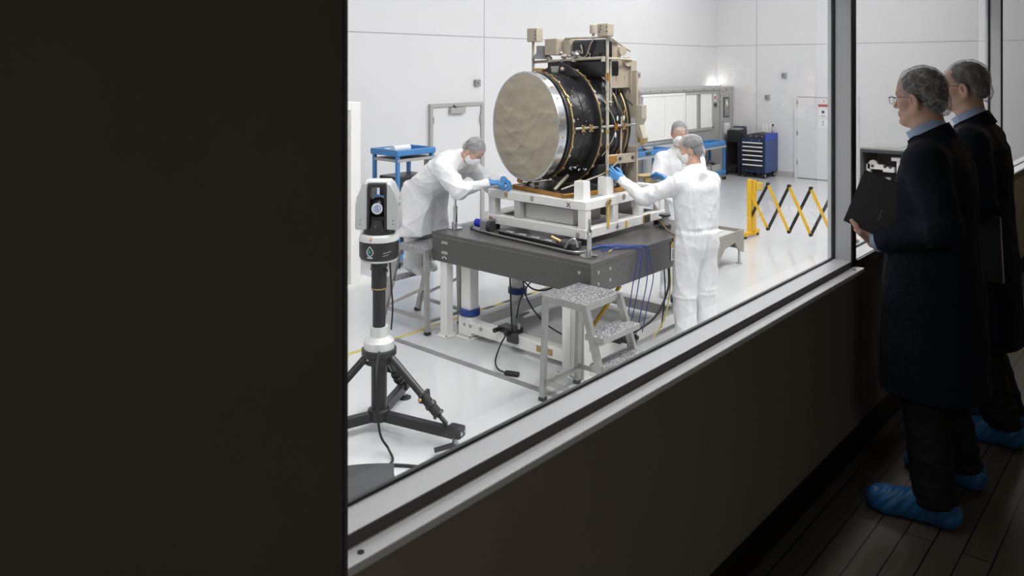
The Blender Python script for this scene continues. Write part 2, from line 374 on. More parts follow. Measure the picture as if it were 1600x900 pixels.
slab('wall_gallery_left', (-2.3, -2.1, GZ), (-2.2, 1.2, GZ+2.9), 'dark_wall')
slab('wall_gallery_right', (13, -2.1, GZ), (13.1, 1.2, GZ+2.9), 'dark_wall')
# window wall: low wall, pier at left, head above the panes
U0 = 0.887
slab('wall_window_low', (U0, 1.237, 0), (13, 1.34, 1.50), 'dark_wall')
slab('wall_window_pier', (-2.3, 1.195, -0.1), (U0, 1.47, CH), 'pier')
slab('wall_window_head', (U0, 1.237, 3.35), (WX+0.2, 1.45, CH), 'dark_wall')
slab('wall_window_far', (13, 1.237, 0), (WX+0.2, 1.45, 3.35), 'wall_white')
slab('wall_lining_low', (-3, 1.34, 0), (13, 1.36, 1.46), 'wall_white')
slab('wall_lining_head', (-3, 1.45, 3.36), (WX, 1.47, CH), 'wall_white')
slab('wall_lining_pier', (-3, 1.47, 0), (U0-0.05, 1.49, CH), 'wall_white')
slab('trim_1', (U0-0.004, 1.19, GZ), (U0+0.004, 1.30, GZ+2.85), 'frame_dark')
slab('baseboard_window', (U0, 1.222, GZ), (13, 1.237, GZ+0.125), 'base_black', 0.003)
# sill ledge on the gallery side, with its screws
ledge = struct(B().box((U0+0.004, 1.200, 1.498), (3.835, 1.252, 1.518), 0.003, 2).obj('window_ledge', 'alu_sill'))
for x in (0.945, 3.765):
    B().cyl((x, 1.222, 1.518), (x, 1.222, 1.5195), 0.007, n=14).obj('screw', 'gasket', ledge)
# window frames
MULL = [(3.807, 3.859), (7.33, 7.382), (10.85, 10.90)]
edges = [U0+0.01]+[v for m in MULL for v in m]+[13.0]
for i in range(4):
    x0, x1 = edges[2*i], edges[2*i+1]
    win = struct(B().box((x0, 1.25, 1.496), (x1, 1.349, 1.545)).obj('window_%d' % (i+1), 'alu_sill'))
    B().box((x0, 1.2485 if i == 0 else 1.2355, 1.49), (x1, 1.25, 1.5435)).obj('window_frame_front', 'frame_dark', win)  # shade of the unlit gallery side put into the dark colour
    B().box((x0, 1.25, 3.30), (x1, 1.349, 3.35)).obj('window_frame_head', 'alu', win)
    B().box((x0, 1.328, 1.545), (x1, 1.340, 1.552)).obj('gasket', 'gasket', win)
    B().box((x1-0.006, 1.326, 1.545), (x1+0.0, 1.342, 3.30)).obj('gasket', 'gasket', win)
    B().box((x0, 1.331, 1.55), (x1, 1.337, 3.30)).obj('window_pane', 'glass', win)
for i, (a, b) in enumerate(MULL):
    mu = struct(B().box((a, 1.252, 1.50), (b, 1.36, 3.35)).obj('trim_%d' % (i+2), 'alu'))
    B().box((a-0.001, 1.246, 1.50), (b+0.001, 1.2525, 3.35)).obj('mullion_cap', 'gasket', mu)
# panel seams of the clean room walls
def seam(n, a, b): slab('trim_%d' % n, a, b, 'seam')
seam(5, (-3, WY-0.002, 2.925), (WX, WY+0.01, 2.943))
seam(6, (WX-0.002, 1.5, 2.945), (WX+0.01, WY, 2.963))
seam(7, (9.235, WY-0.002, 0), (9.252, WY+0.01, CH))
seam(8, (WX-0.002, 7.78, 0), (WX+0.01, 7.795, CH))
slab('trim_9', (4.05, WY-0.002, 0), (4.065, WY+0.01, CH), 'seam')
slab('baseboard_back', (-3, WY-0.012, 0), (WX, WY, 0.12), 'cove')
slab('baseboard_right', (WX-0.012, 1.5, 0), (WX, WY, 0.12), 'cove')
# doors
d1 = struct(B().box((8.085, WY-0.03, 0.01), (9.125, WY-0.004, 1.84), 0.004).obj('door_1', 'wall_white'))
f = B()
f.box((8.03, WY-0.05, 0), (8.085, WY, 1.895)); f.box((9.125, WY-0.05, 0), (9.18, WY, 1.895)); f.box((8.085, WY-0.05, 1.842), (9.125, WY, 1.895))
f.obj('door_frame', 'cab_grey', d1)
for z in (0.3, 1.0, 1.6): B().box((8.08, WY-0.058, z), (8.10, WY-0.03, z+0.10)).obj('hinge', 'steel_dull', d1)
cl = B().box((8.42, WY-0.09, 1.735), (8.74, WY-0.03, 1.825), 0.006).obj('door_closer', 'steel_dull', d1)
B().bar((8.55, WY-0.07, 1.825), (8.50, WY-0.05, 1.87), 0.015, 0.015).obj('closer_arm', 'gasket', cl)
B().box((9.10, WY-0.06, 1.55), (9.16, WY-0.045, 1.69)).obj('strike_plate', 'steel_dull', d1)
d2 = struct(B().box((WX-0.03, 5.58, 0.012), (WX-0.004, 6.83, 1.80), 0.004).obj('door_2', 'wall_white'))
f = B(); f.box((WX-0.05, 5.52, 0), (WX, 5.58, 1.85)); f.box((WX-0.05, 6.83, 0), (WX, 6.885, 1.85)); f.box((WX-0.05, 5.58, 1.802), (WX, 6.83, 1.85))
f.obj('door_frame', 'wall_white', d2)
for z in (0.30, 0.95, 1.62): B().box((WX-0.06, 6.815, z), (WX-0.03, 6.84, z+0.10)).obj('hinge', 'steel_dull', d2)
B().box((WX-0.026, 5.59, 0.0), (WX-0.006, 6.82, 0.012)).obj('door_sweep', 'gasket', d2)
B().box((WX-0.034, 6.235, 1.70), (WX-0.0305, 6.265, 1.725)).obj('door_mark', 'orange', d2)
def notice(z0, z1, y0, y1, label, red=False):
    t = tag(B().box((WX-0.036, y0, z0), (WX-0.031, y1, z1)).obj('door_notice', 'red_sign' if red else 'paper'), label, 'sign', 'notices on the right wall door')
    return t
notice(1.595, 1.645, 6.16, 6.37, 'red warning strip fixed highest on the white door', True)
n1 = notice(1.37, 1.545, 6.17, 6.36, 'white paper notice with dark symbol under the red strip on white door')
B().cyl((WX-0.038, 6.265, 1.48), (WX-0.0365, 6.265, 1.48), 0.035, n=16).obj('symbol', 'ink', n1)
B().box((WX-0.0375, 6.22, 1.39), (WX-0.0365, 6.31, 1.402)).obj('text_line', 'ink', n1)
n2 = notice(1.14, 1.325, 6.17, 6.36, 'lowest white paper notice with a small I shape on the white door')
b = B(); b.box((WX-0.0375, 6.255, 1.19), (WX-0.0365, 6.275, 1.28)); b.box((WX-0.0375, 6.235, 1.27), (WX-0.0365, 6.295, 1.283)); b.box((WX-0.0375, 6.235, 1.185), (WX-0.0365, 6.295, 1.198))
b.obj('symbol', 'cab_grey', n2)
# wall sensors
def sensor(face, p, label):
    t = thing('wall_sensor', label, 'sensor', p, 0 if face == 'back' else -90, 'small grey boxes on the walls')
    B().box((-0.055, -0.05, -0.05), (0.03, 0, 0.05), 0.004).obj('housing', 'strip_grey', t)
    B().box((0.03, -0.055, -0.055), (0.055, 0, 0.055), 0.004).obj('cover_plate', 'cab_grey', t)
    B().cyl((-0.012, -0.055, 0.0), (-0.012, -0.05, 0.0), 0.012, n=12).obj('sensor_eye', 'gasket', t)
sensor('back', (9.06, WY, 2.20), 'small grey sensor box on back wall above the door with closer')
sensor('back', (13.78, WY, 2.29), 'small grey sensor box on wall just right of the telescope top')
sensor('right', (WX, 7.13, 2.27), 'upper small grey sensor box on the right hand wall')
sensor('right', (WX, 7.52, 1.77), 'lower small grey sensor box on right wall above the tool chest')
# floor joint strip and tapes
slab('trim_10', (4.60, 3.0, 0.0), (4.665, 5.5, 0.004), 'strip_grey')
t = tag(B().box((3.2, 5.485, 0.0), (5.55, 5.53, 0.002)).obj('floor_tape', 'tape_yellow'), 'plain yellow tape line on white floor running under the left step stool', 'floor tape')
t = tag(B().box((5.55, 5.48, 0.0), (7.6, 5.53, 0.002)).obj('floor_tape', 'hazard'), 'yellow and black hazard tape line on floor under the granite table', 'floor tape')
slab('trim_11', (5.2, 2.86, 0.0), (12.5, 2.90, 0.003), 'strip_grey')

# ================================================================ BACKGROUND EQUIPMENT
# long grey enclosure with white sliding doors
t = thing('equipment_cabinet', 'long grey metal enclosure with white double doors against back wall', 'cabinet', (15.0, 8.5, 0))
b = WB(t); b.prism([(8.37, 0.05), (8.72, 0.05), (8.72, 2.02), (8.46, 2.02), (8.37, 1.93)], 13.27, 16.62, 'YZ'); b.obj('body', 'cab_grey', t)
b = WB(t); b.box((13.25, 8.345, 1.93), (16.62, 8.40, 1.985), 0.005); b.obj('top_rail', 'steel_dull', t)
for x0, x1 in ((13.36, 14.17), (14.18, 14.93)):
    dr = WB(t).box((x0, 8.345, 1.03), (x1, 8.372, 1.86), 0.004).obj('door', 'white_paint', t)
b = WB(t); b.box((13.30, 8.335, 1.86), (15.0, 8.372, 1.905)); b.box((14.93, 8.335, 0.98), (15.0, 8.372, 1.86)); b.box((13.30, 8.335, 0.97), (15.0, 8.372, 1.03)); b.obj('door_frame', 'white_paint', t)
b = WB(t); b.box((13.30, 8.34, 0.90), (15.0, 8.37, 0.95)); b.obj('lower_rail', 'steel', t)
b = WB(t); b.box((13.36, 8.35, 0.30), (14.95, 8.371, 0.86)); b.obj('lower_panel', 'white_dull', t)
for x0, x1 in ((15.06, 15.52), (15.70, 16.22)):
    WB(t).box((x0, 8.35, 1.12), (x1, 8.371, 1.86)).obj('panel_window', 'white_paint', t)
b = WB(t); b.box((15.0, 8.335, 1.86), (16.28, 8.372, 1.90)); b.box((16.22, 8.335, 1.08), (16.28, 8.372, 1.86)); b.box((15.0, 8.335, 1.06), (16.28, 8.372, 1.12)); b.box((15.52, 8.345, 1.12), (15.56, 8.372, 1.86)); b.box((15.66, 8.345, 1.12), (15.70, 8.372, 1.86)); b.obj('window_frame', 'cab_grey', t)
for x in [13.6+0.45*i for i in range(7)]: WB(t).cyl((x, 8.34, 1.96), (x, 8.347, 1.96), 0.014, n=8).obj('bolt', 'gasket', t)
s = WB(t).box((16.36, 8.365, 1.68), (16.46, 8.371, 1.84)).obj('warning_label', 'paper', t)
WB(t).box((16.38, 8.363, 1.72), (16.44, 8.366, 1.80)).obj('label_symbol', 'red_sign', s)
WB(t).box((16.36, 8.35, 1.56), (16.46, 8.371, 1.64)).obj('latch', 'ink', t)
# end unit with dark window
t = thing('control_cabinet', 'narrow grey end cabinet with dark framed window in the room corner', 'cabinet', (16.95, 8.5, 0))
WB(t).box((16.64, 8.34, 0.05), (17.27, 8.73, 2.0), 0.006).obj('body', 'cab_grey', t)
wn = WB(t).box((16.76, 8.325, 1.30), (17.03, 8.342, 1.76)).obj('window_frame', 'ink', t)
WB(t).box((16.79, 8.322, 1.33), (17.0, 8.327, 1.73)).obj('window_pane', 'strip_grey', wn)
WB(t).sphere((16.90, 8.322, 1.62), 0.05, 8, (1, 0.15, 1.3)).obj('gauge', 'paper', wn)
WB(t).box((16.80, 8.335, 0.92), (17.08, 8.341, 1.17)).obj('posted_sheet', 'paper', t)
for p in ((16.72, 1.9), (16.9, 1.93), (17.2, 1.93), (16.72, 1.2)): WB(t).cyl((p[0], 8.332, p[1]), (p[0], 8.341, p[1]), 0.016, n=8).obj('bolt', 'gasket', t)
WB(t).box((17.16, 8.335, 0.06), (17.2, 8.342, 2.0)).obj('edge_rail', 'steel_dull', t)
t = thing('wall_lamp', 'glowing strip lamp behind the top of the grey corner cabinet', 'lamp', (17.0, 8.66, 2.0))
B().box((-0.20, -0.03, 0.0), (0.22, 0.06, 0.03)).obj('lamp_base', 'cab_grey', t)
B().box((-0.18, -0.01, 0.03), (0.20, 0.05, 0.055), 0.01).obj('lamp_tube', 'lamp_on', t)
# utility carts
def castor(b_parent, x, y, r=0.05, m='rubber'):
    c = B().cyl((x-0.014, y, r), (x+0.014, y, r), r, n=16).obj('castor_wheel', m, b_parent, True)
    B().box((x-0.02, y-0.012, r), (x+0.02, y+0.012, r*2+0.03)).obj('castor_fork', 'steel_dull', c)
def low_cart(loc, L, Wd, H, label):
    t = thing('utility_cart', label, 'cart', loc, 0, 'long blue carts by the grey enclosure')
    tr = B(); tr.box((0, 0, H-0.10), (L, Wd, H-0.085)); tr.box((0, 0, H-0.10), (L, 0.03, H), 0.01); tr.box((0, Wd-0.03, H-0.10), (L, Wd, H), 0.01); tr.box((0, 0.03, H-0.10), (0.03, Wd-0.03, H), 0.01); tr.box((L-0.03, 0.03, H-0.10), (L, Wd-0.03, H), 0.01)
    tr.obj('top_tray', 'blue_paint', t)
    B().box((0.03, 0.03, H-0.085), (L-0.03, Wd-0.03, H-0.075)).obj('tray_liner', 'cab_grey', t)
    B().box((-0.005, -0.006, H-0.145), (L+0.005, Wd, H-0.101)).obj('tray_rail', 'steel_dull', t)
    for x in (0.03, L-0.03):
        for y in (0.03, Wd-0.03):
            B().box((x-0.025, y-0.02, 0.12), (x+0.025, y+0.02, H-0.1)).obj('post', 'blue_paint', t)
            castor(t, x, y, 0.045)
    tr = B(); tr.box((0, 0, 0.14), (L, Wd, 0.155)); tr.box((0, 0, 0.14), (L, 0.025, 0.22), 0.008); tr.box((0, Wd-0.025, 0.14), (L, Wd, 0.22), 0.008); tr.obj('lower_shelf', 'blue_paint', t)
    return t
low_cart((12.25, 7.80, 0), 1.25, 0.42, 0.90, 'long blue cart mostly hidden between telescope and masked worker')
low_cart((14.75, 7.90, 0), 1.25, 0.40, 0.85, 'blue cart with open tray beside the black printer bench')
for (x, y, z, sx, sy, sz, m, lb) in ((12.75, 7.93, 0.826, 0.42, 0.26, 0.05, 'ink', 'dark flat tool lying in the long blue cart tray'), (13.05, 8.05, 0.826, 0.3, 0.12, 0.09, 'steel_dull', 'grey tool bundle at back of the long blue cart tray')):
    t = thing('tool_pouch', lb, 'tool', (x, y, z), 12); B().box((-sx/2, -sy/2, 0), (sx/2, sy/2, sz), 0.012, 2).obj('pouch', m, t); B().tube([(-sx/2, 0, sz*0.7), (-sx/2-0.06, 0.02, sz), (-sx/2-0.14, -0.02, sz*0.6)], 0.012).obj('handle', 'black_paint', t)
for x, lb in ((15.15, 'open grey bin on the lower shelf of the blue cart'), (15.62, 'right grey bin on blue cart lower shelf under the tray')):
    t = thing('storage_bin', lb, 'bin', (x, 8.10, 0.156), 0, 'grey bins on the cart shelf')
    b = B(); b.box((-0.19, -0.16, 0), (0.19, 0.16, 0.012)); b.box((-0.19, -0.16, 0), (0.19, -0.15, 0.2)); b.box((-0.19, 0.15, 0), (0.19, 0.16, 0.26)); b.box((-0.19, -0.15, 0), (-0.18, 0.15, 0.22)); b.box((0.18, -0.15, 0), (0.19, 0.15, 0.22)); b.obj('bin', 'cab_grey', t)
    B().tube([(-0.15, -0.1, 0.1), (-0.05, 0.0, 0.24), (0.08, -0.05, 0.22), (0.14, 0.05, 0.1)], 0.035, 8).obj('hose', 'cable_grey', t)
# black bench and printer
t = thing('work_bench', 'black bench between blue cart and tool chest', 'bench', (16.9, 8.1, 0))
b = WB(t); b.box((16.68, 7.90, 0.76), (17.24, 8.27, 0.80), 0.005); b.obj('bench_top', 'black_paint', t)
for x in (16.70, 17.20):
    for y in (7.92, 8.23): WB(t).box((x-0.02, y-0.02, 0.0), (x+0.02, y+0.02, 0.76)).obj('leg', 'black_paint', t)
WB(t).box((16.70, 7.92, 0.20), (17.22, 8.25, 0.225)).obj('shelf', 'black_paint', t)
WB(t).box((16.72, 8.24, 0.22), (17.22, 8.255, 0.76)).obj('back_panel', 'black_matte', t)
WB(t).box((16.685, 7.895, 0.735), (17.235, 7.902, 0.762)).obj('edge_strip', 'gold', t)
t = thing('printer', 'black boxy printer on the black bench', 'printer', (16.92, 8.08, 0.80))
B().box((-0.20, -0.15, 0), (0.20, 0.15, 0.22), 0.012, 2).obj('body', 'black_paint', t)
B().box((-0.17, -0.12, 0.22), (0.10, 0.12, 0.26), 0.01).obj('lid', 'strip_grey', t)
B().box((0.11, -0.15, 0.20), (0.17, 0.15, 0.30), 0.006).obj('paper_tray', 'ink', t)
# tool chest
t = thing('tool_chest', 'dark blue rolling tool chest with black drawers against right wall', 'tool chest', (16.9, 7.55, 0))
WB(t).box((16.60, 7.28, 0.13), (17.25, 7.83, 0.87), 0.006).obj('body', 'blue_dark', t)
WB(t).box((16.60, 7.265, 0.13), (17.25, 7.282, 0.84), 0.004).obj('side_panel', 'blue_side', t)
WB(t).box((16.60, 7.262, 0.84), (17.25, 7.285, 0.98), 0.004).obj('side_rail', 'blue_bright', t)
WB(t).box((16.62, 7.30, 0.87), (17.23, 7.81, 0.885)).obj('top_mat', 'black_matte', t)
zs = [0.18, 0.31, 0.42, 0.52, 0.62, 0.71, 0.80]
for k in range(6):
    dr = WB(t).box((16.585, 7.33, zs[k]+0.006), (16.61, 7.79, zs[k+1]-0.004), 0.003).obj('drawer', 'black_paint', t)
    WB(t).box((16.562, 7.33, zs[k+1]-0.032), (16.588, 7.79, zs[k+1]-0.008), 0.004).obj('drawer_pull', 'paper', dr)
WB(t).box((16.59, 7.32, 0.805), (16.602, 7.80, 0.86)).obj('lock_strip', 'blue_dark', t)
for y in (7.40, 7.58, 7.76): WB(t).cyl((16.582, y, 0.835), (16.592, y, 0.835), 0.014, n=10).obj('lock', 'chrome', t)
for x in (16.68, 17.17):
    for y in (7.33, 7.78):
        c = WB(t).cyl((x, y-0.02, 0.062), (x, y+0.02, 0.062), 0.062, n=16).obj('castor_wheel', 'rubber', t, True)
        WB(t).cyl((x, y-0.024, 0.062), (x, y+0.024, 0.062), 0.035, n=12).obj('castor_hub', 'chrome', c)
t = thing('tool_case', 'flat black open tool case lying on the blue tool chest', 'case', (16.9, 7.55, 0.885))
b = B(); b.prism([(-0.24, 0), (0.24, 0), (0.24, 0.05), (0.0, 0.11), (-0.24, 0.08)], -0.16, 0.2, 'YZ'); b.obj('case', 'ink', t)
for y in (-0.15, -0.02, 0.12): B().cyl((-0.172, y, 0.03), (-0.16, y, 0.03), 0.016, n=10).obj('latch', 'steel', t)
t = thing('document_holder', 'small clear document rack standing at back of tool chest', 'holder', (17.15, 7.42, 0.885))
for y in (-0.06, 0.02, 0.10): B().box((-0.01, y, 0), (0.0, y+0.06, 0.30)).obj('sheet', 'paper', t)
B().box((-0.03, -0.09, 0), (0.03, 0.18, 0.10), 0.005).obj('rack', 'steel_dull', t)
t = thing('spray_bottle', 'dark slim bottle beside the document rack on tool chest', 'bottle', (17.1, 7.31, 0.98))
B().lathe([(0.028, 0), (0.032, 0.01), (0.032, 0.08), (0.012, 0.11), (0.012, 0.15)], n=16).obj('bottle', 'steel_dull', t, True)
B().box((-0.04, -0.012, 0.15), (0.02, 0.012, 0.20), 0.005).obj('spray_head', 'ink', t)
# tall white cabinet at far left
t = thing('white_cabinet', 'tall white panelled cabinet standing left of the laser tracker', 'cabinet', (5.1, 7.4, 0))
WB(t).box((4.3, 7.20, 0.03), (5.55, 7.62, 2.06), 0.006).obj('body', 'white_paint', t)
b = WB(t); b.box((4.3, 7.17, 0.03), (4.42, 7.20, 2.06)); b.box((5.41, 7.17, 0.03), (5.55, 7.20, 2.06), 0.008); b.box((4.42, 7.17, 1.97), (5.41, 7.20, 2.06), 0.004); b.obj('frame', 'white_paint', t)
WB(t).box((4.42, 7.185, 0.06), (5.41, 7.199, 1.97), 0.003).obj('door', 'white_dull', t)
WB(t).box((4.28, 7.14, 0.0), (5.75, 7.66, 0.03)).obj('plinth', 'white_paint', t)
# blue shelf cart
t = thing('shelf_cart', 'tall blue wheeled shelf cart behind the bending worker', 'cart', (6.56, 7.62, 0))
X0, X1, Y0, Y1 = 6.28, 6.84, 7.40, 7.84
for x in (X0, X1):
    for y in (Y0, Y1):
        WB(t).box((x-0.022, y-0.022, 0.10), (x+0.022, y+0.022, 1.40), 0.003).obj('post', 'blue_paint', t)
        c = WB(t).cyl((x-0.015, y, 0.05), (x+0.015, y, 0.05), 0.05, n=14).obj('castor_wheel', 'rubber', t, True)
        WB(t).box((x-0.02, y-0.015, 0.05), (x+0.02, y+0.015, 0.11)).obj('castor_fork', 'steel_dull', c)
b = WB(t); z = 1.44
b.box((X0-0.04, Y0-0.04, z-0.075), (X1+0.04, Y0-0.005, z), 0.012, 2); b.box((X0-0.04, Y1+0.005, z-0.075), (X1+0.04, Y1+0.04, z), 0.012, 2); b.box((X0-0.04, Y0-0.02, z-0.073), (X0-0.005, Y1+0.02, z-0.002), 0.0); b.box((X1+0.005, Y0-0.02, z-0.073), (X1+0.04, Y1+0.02, z-0.002), 0.0); b.box((X0-0.03, Y0-0.03, z-0.075), (X1+0.03, Y1+0.03, z-0.055))
b.obj('top_tray', 'blue_paint', t)
WB(t).box((X0-0.02, Y0-0.03, 1.29), (X1+0.08, Y1, 1.325), 0.003).obj('steel_shelf', 'steel_dull', t)
WB(t).box((X1+0.05, Y0-0.028, 1.02), (X1+0.053, Y0+0.20, 1.29)).obj('hanging_sheet', 'paper', t)
for z in (0.83, 0.50, 0.28):
    b = WB(t); b.box((X0, Y0, z), (X1, Y1, z+0.012)); b.box((X0-0.01, Y0-0.024, z-0.03), (X1+0.01, Y0-0.004, z+0.035), 0.004); b.box((X0-0.024, Y0-0.01, z-0.03), (X0-0.004, Y1+0.01, z+0.035), 0.004); b.obj('shelf', 'blue_paint', t)
b = WB(t); b.box((X0-0.03, Y0-0.03, 0.10), (X1+0.03, Y1+0.03, 0.16), 0.006); b.obj('base_deck', 'blue_paint', t)
tb = thing('black_equipment_case', 'black hard case with latches on middle shelf of blue cart', 'case', (6.56, 7.62, 0.842))
B().box((-0.25, -0.17, 0), (0.25, 0.17, 0.26), 0.015, 2).obj('case', 'black_paint', tb)
B().box((-0.252, -0.172, 0.15), (0.252, 0.172, 0.165)).obj('lid_seam', 'ink', tb)
for x in (-0.14, 0.14): B().box((x-0.025, -0.182, 0.12), (x+0.025, -0.168, 0.19), 0.004).obj('latch', 'strip_grey', tb)
B().tube([(-0.06, -0.17, 0.19), (-0.05, -0.20, 0.19), (0.05, -0.20, 0.19), (0.06, -0.17, 0.19)], 0.008).obj('handle', 'ink', tb)
for z, lb in ((0.512, 'flat dark box on the fourth level of the blue cart'), (0.292, 'flat dark box on lowest shelf of the blue cart')):
    q = thing('parts_box', lb, 'box', (6.58, 7.62, z), 0, 'flat dark boxes on the blue cart'); B().box((-0.22, -0.16, 0), (0.22, 0.16, 0.07), 0.008).obj('box', 'case_grey', q); B().box((-0.225, -0.165, 0.07), (0.225, 0.165, 0.085), 0.004).obj('lid', 'ink', q)
q = thing('paper_roll', 'white paper wipes on the top tray of blue cart', 'wipes', (6.5, 7.6, 1.386), 4); B().cyl((-0.14, 0, 0.045), (0.14, 0, 0.045), 0.045, n=18).obj('roll', 'paper', q, True); B().box((-0.14, 0.03, 0.002), (0.14, 0.16, 0.05), 0.005).obj('folded_wipes', 'paper', q)
# low grey machine stand right of the masked workers
t = thing('machine_stand', 'low grey metal stand with notched side behind front worker', 'stand', (8.95, 4.7, 0))
poly = [(8.55, 0.10), (8.62, 0.10), (8.80, 0.26), (9.08, 0.30), (9.20, 0.17), (9.32, 0.14), (9.32, 0.425), (8.55, 0.425)]
WB(t).prism(poly, 4.36, 4.38, 'XZ').obj('side_plate', 'beige_metal', t)
WB(t).prism(poly, 5.02, 5.04, 'XZ').obj('side_plate', 'beige_metal', t)
WB(t).box((9.30, 4.38, 0.18), (9.32, 5.02, 0.425)).obj('end_plate', 'beige_metal', t)
WB(t).box((8.55, 4.38, 0.18), (8.57, 5.02, 0.425)).obj('end_plate', 'beige_metal', t)
WB(t).box((8.57, 4.38, 0.37), (9.30, 5.02, 0.385)).obj('tray', 'white_dull', t)
for x in (8.58, 9.27):
    for y in (4.40, 5.0):
        b = WB(t); b.cyl((x, y, 0.012), (x, y, 0.2), 0.016, n=10); b.cyl((x, y, 0), (x, y, 0.014), 0.038, n=14); b.obj('leg', 'steel', t, True)
for x in (8.65, 8.90, 9.2): WB(t).cyl((x, 4.352, 0.36), (x, 4.361, 0.36), 0.010, n=8).obj('bolt', 'steel_dull', t)
for (x, y, rz, sx, lb) in ((8.75, 4.62, 25, 0.34, 'wrinkled white sheet at the left in the grey stand tray'), (9.08, 4.70, -20, 0.28, 'white folded sheet at the right in the grey stand tray'), (8.85, 4.9, 10, 0.3, 'grey folded cloth at the back of the grey stand tray')):
    q = thing('cloth_sheet', lb, 'cloth', (x, y, 0.385), rz, 'sheets lying in the grey stand'); b = B(); b.box((-sx/2, -0.1, 0), (sx/2, 0.1, 0.02), 0.006); b.box((-sx/2+0.03, -0.08, 0.02), (sx/2-0.06, 0.06, 0.04), 0.008); b.obj('sheet', 'paper' if 'white' in lb else 'cab_grey', q)
# expanding barrier, along -Y
t = thing('folding_barrier', 'yellow and black expanding lattice barrier on the white floor', 'barrier', (10.82, 4.97, 0))
WB(t).box((10.80, 4.95, 0.03), (10.86, 5.01, 0.83), 0.006).obj('post', 'yellow', t)
WB(t).box((10.845, 4.90, 0.03), (10.885, 4.945, 0.82), 0.006).obj('inner_post', 'yellow', t)
WB(t).box((10.62, 4.94, 0.03), (11.08, 5.0, 0.085), 0.006).obj('base_bar', 'yellow', t)
for x in (10.65, 11.05): WB(t).cyl((x, 4.97, 0.0), (x, 4.97, 0.035), 0.03, n=12).obj('foot', 'rubber', t)
WB(t).box((10.86, 4.80, 0.68), (10.88, 4.90, 0.80), 0.01).obj('catch', 'yellow_tag', t)
step = 0.305; NB = 5; zt, zb = 0.79, 0.15
for k in range(NB):
    ya = 5.01-step*k+ (0 if k else 0.0); yb = ya-step
    # each X: one bar going down to the right (yellow), one going up to the right (black)
    WB(t).bar((10.825, ya+step*0.0, zt if k else 0.72), (10.825, yb, zb), 0.040, 0.012, up=(1, 0, 0)).obj('lattice_bar', 'yellow', t)
    bb = WB(t).bar((10.840, ya, zb if k else 0.2), (10.840, yb, zt), 0.040, 0.012, up=(1, 0, 0)).obj('lattice_bar', 'black_paint', t); bb['label'] = 'black lattice bar'
    ym = (ya+yb)/2; m0 = Vector((10.848, ym, (zt+zb)/2)); m1 = Vector((10.848, yb+0.02, zt-0.03))
    WB(t).bar(m0.lerp(m1, 0.25), m0.lerp(m1, 0.95), 0.034, 0.004, up=(1, 0, 0)).obj('reflective_sleeve', 'steel_dull', bb)
    for z in (zt, zb): WB(t).cyl((10.81, yb, z), (10.855, yb, z), 0.024, n=10).obj('pivot_cap', 'black_paint', t)
# grey glove-box rack seen through the second pane
t = thing('equipment_rack', 'dark grey open fronted rack seen beyond the window mullion', 'rack', (14.2, 3.95, 0))
b = WB(t); x0, x1, y0, y1 = 13.9, 14.7, 3.30, 4.42
b.box((x0, y0, 1.07), (x1, y1, 1.11), 0.004); b.obj('top', 'steel_dull', t)
b = WB(t); b.box((x0, y0, 0), (x1, y0+0.03, 1.07)); b.obj('side_panel', 'case_grey', t)
b = WB(t); b.box((x0, y1-0.03, 0), (x1, y1, 1.07)); b.obj('side_panel', 'case_grey', t)
b = WB(t); b.box((x1-0.03, y0+0.03, 0), (x1, y1-0.03, 1.07)); b.obj('back_panel', 'case_grey', t)
WB(t).box((x0, y0+0.03, 0.42), (x1-0.03, y1-0.03, 0.45)).obj('shelf', 'case_grey', t)
b = WB(t); b.box((x0-0.01, y0, 1.02), (x0+0.03, y1, 1.07)); b.box((x0-0.01, y1-0.04, 0.02), (x0+0.03, y1, 1.02)); b.obj('front_frame', 'case_grey', t)
WB(t).box((x0+0.05, y0+0.5, 1.11), (x0+0.45, y0+0.9, 1.122)).obj('top_plate', 'cab_grey', t)
q = thing('machined_frame', 'white machined bracket with round holes standing in dark rack', 'bracket', (14.1, 4.05, 0.45))
b = B(); b.box((-0.05, 0.05, 0.28), (0.05, 0.30, 0.36)); b.box((-0.05, -0.12, 0.24), (0.05, 0.06, 0.33), 0.01); b.box((-0.05, -0.30, 0.0), (0.06, -0.16, 0.46)); b.box((-0.07, -0.36, 0.44), (0.07, -0.08, 0.50), 0.006); b.cyl((-0.04, 0.22, 0.36), (0.04, 0.22, 0.36), 0.07, n=20); b.box((-0.05, 0.26, 0.0), (0.05, 0.32, 0.36)); b.obj('bracket', 'white_paint', q)
for y in (0.22, 0.02, -0.06): B().cyl((-0.055, y, 0.33), (-0.049, y, 0.33), 0.025, n=14).obj('bore', 'ink', q)
for (y, m, hh, lb) in ((3.55, 'orange', 0.20, 'rust brown fitting on the dark rack shelf'), (3.42, 'steel_dull', 0.34, 'grey valve body at the right of the dark rack shelf'), (4.02, 'steel', 0.16, 'small steel fitting below the white bracket in dark rack')):
    q = thing('pipe_fitting', lb, 'fitting', (14.05, y, 0.45), 0, 'fittings in the dark rack'); B().lathe([(0.05, 0), (0.05, 0.03), (0.028, 0.05), (0.028, hh-0.05), (0.045, hh-0.04), (0.045, hh)], n=18).obj('fitting', m, q, True); B().cyl((-0.07, 0, hh*0.55), (0.07, 0, hh*0.55), 0.022, n=12).obj('side_port', 'chrome', q)
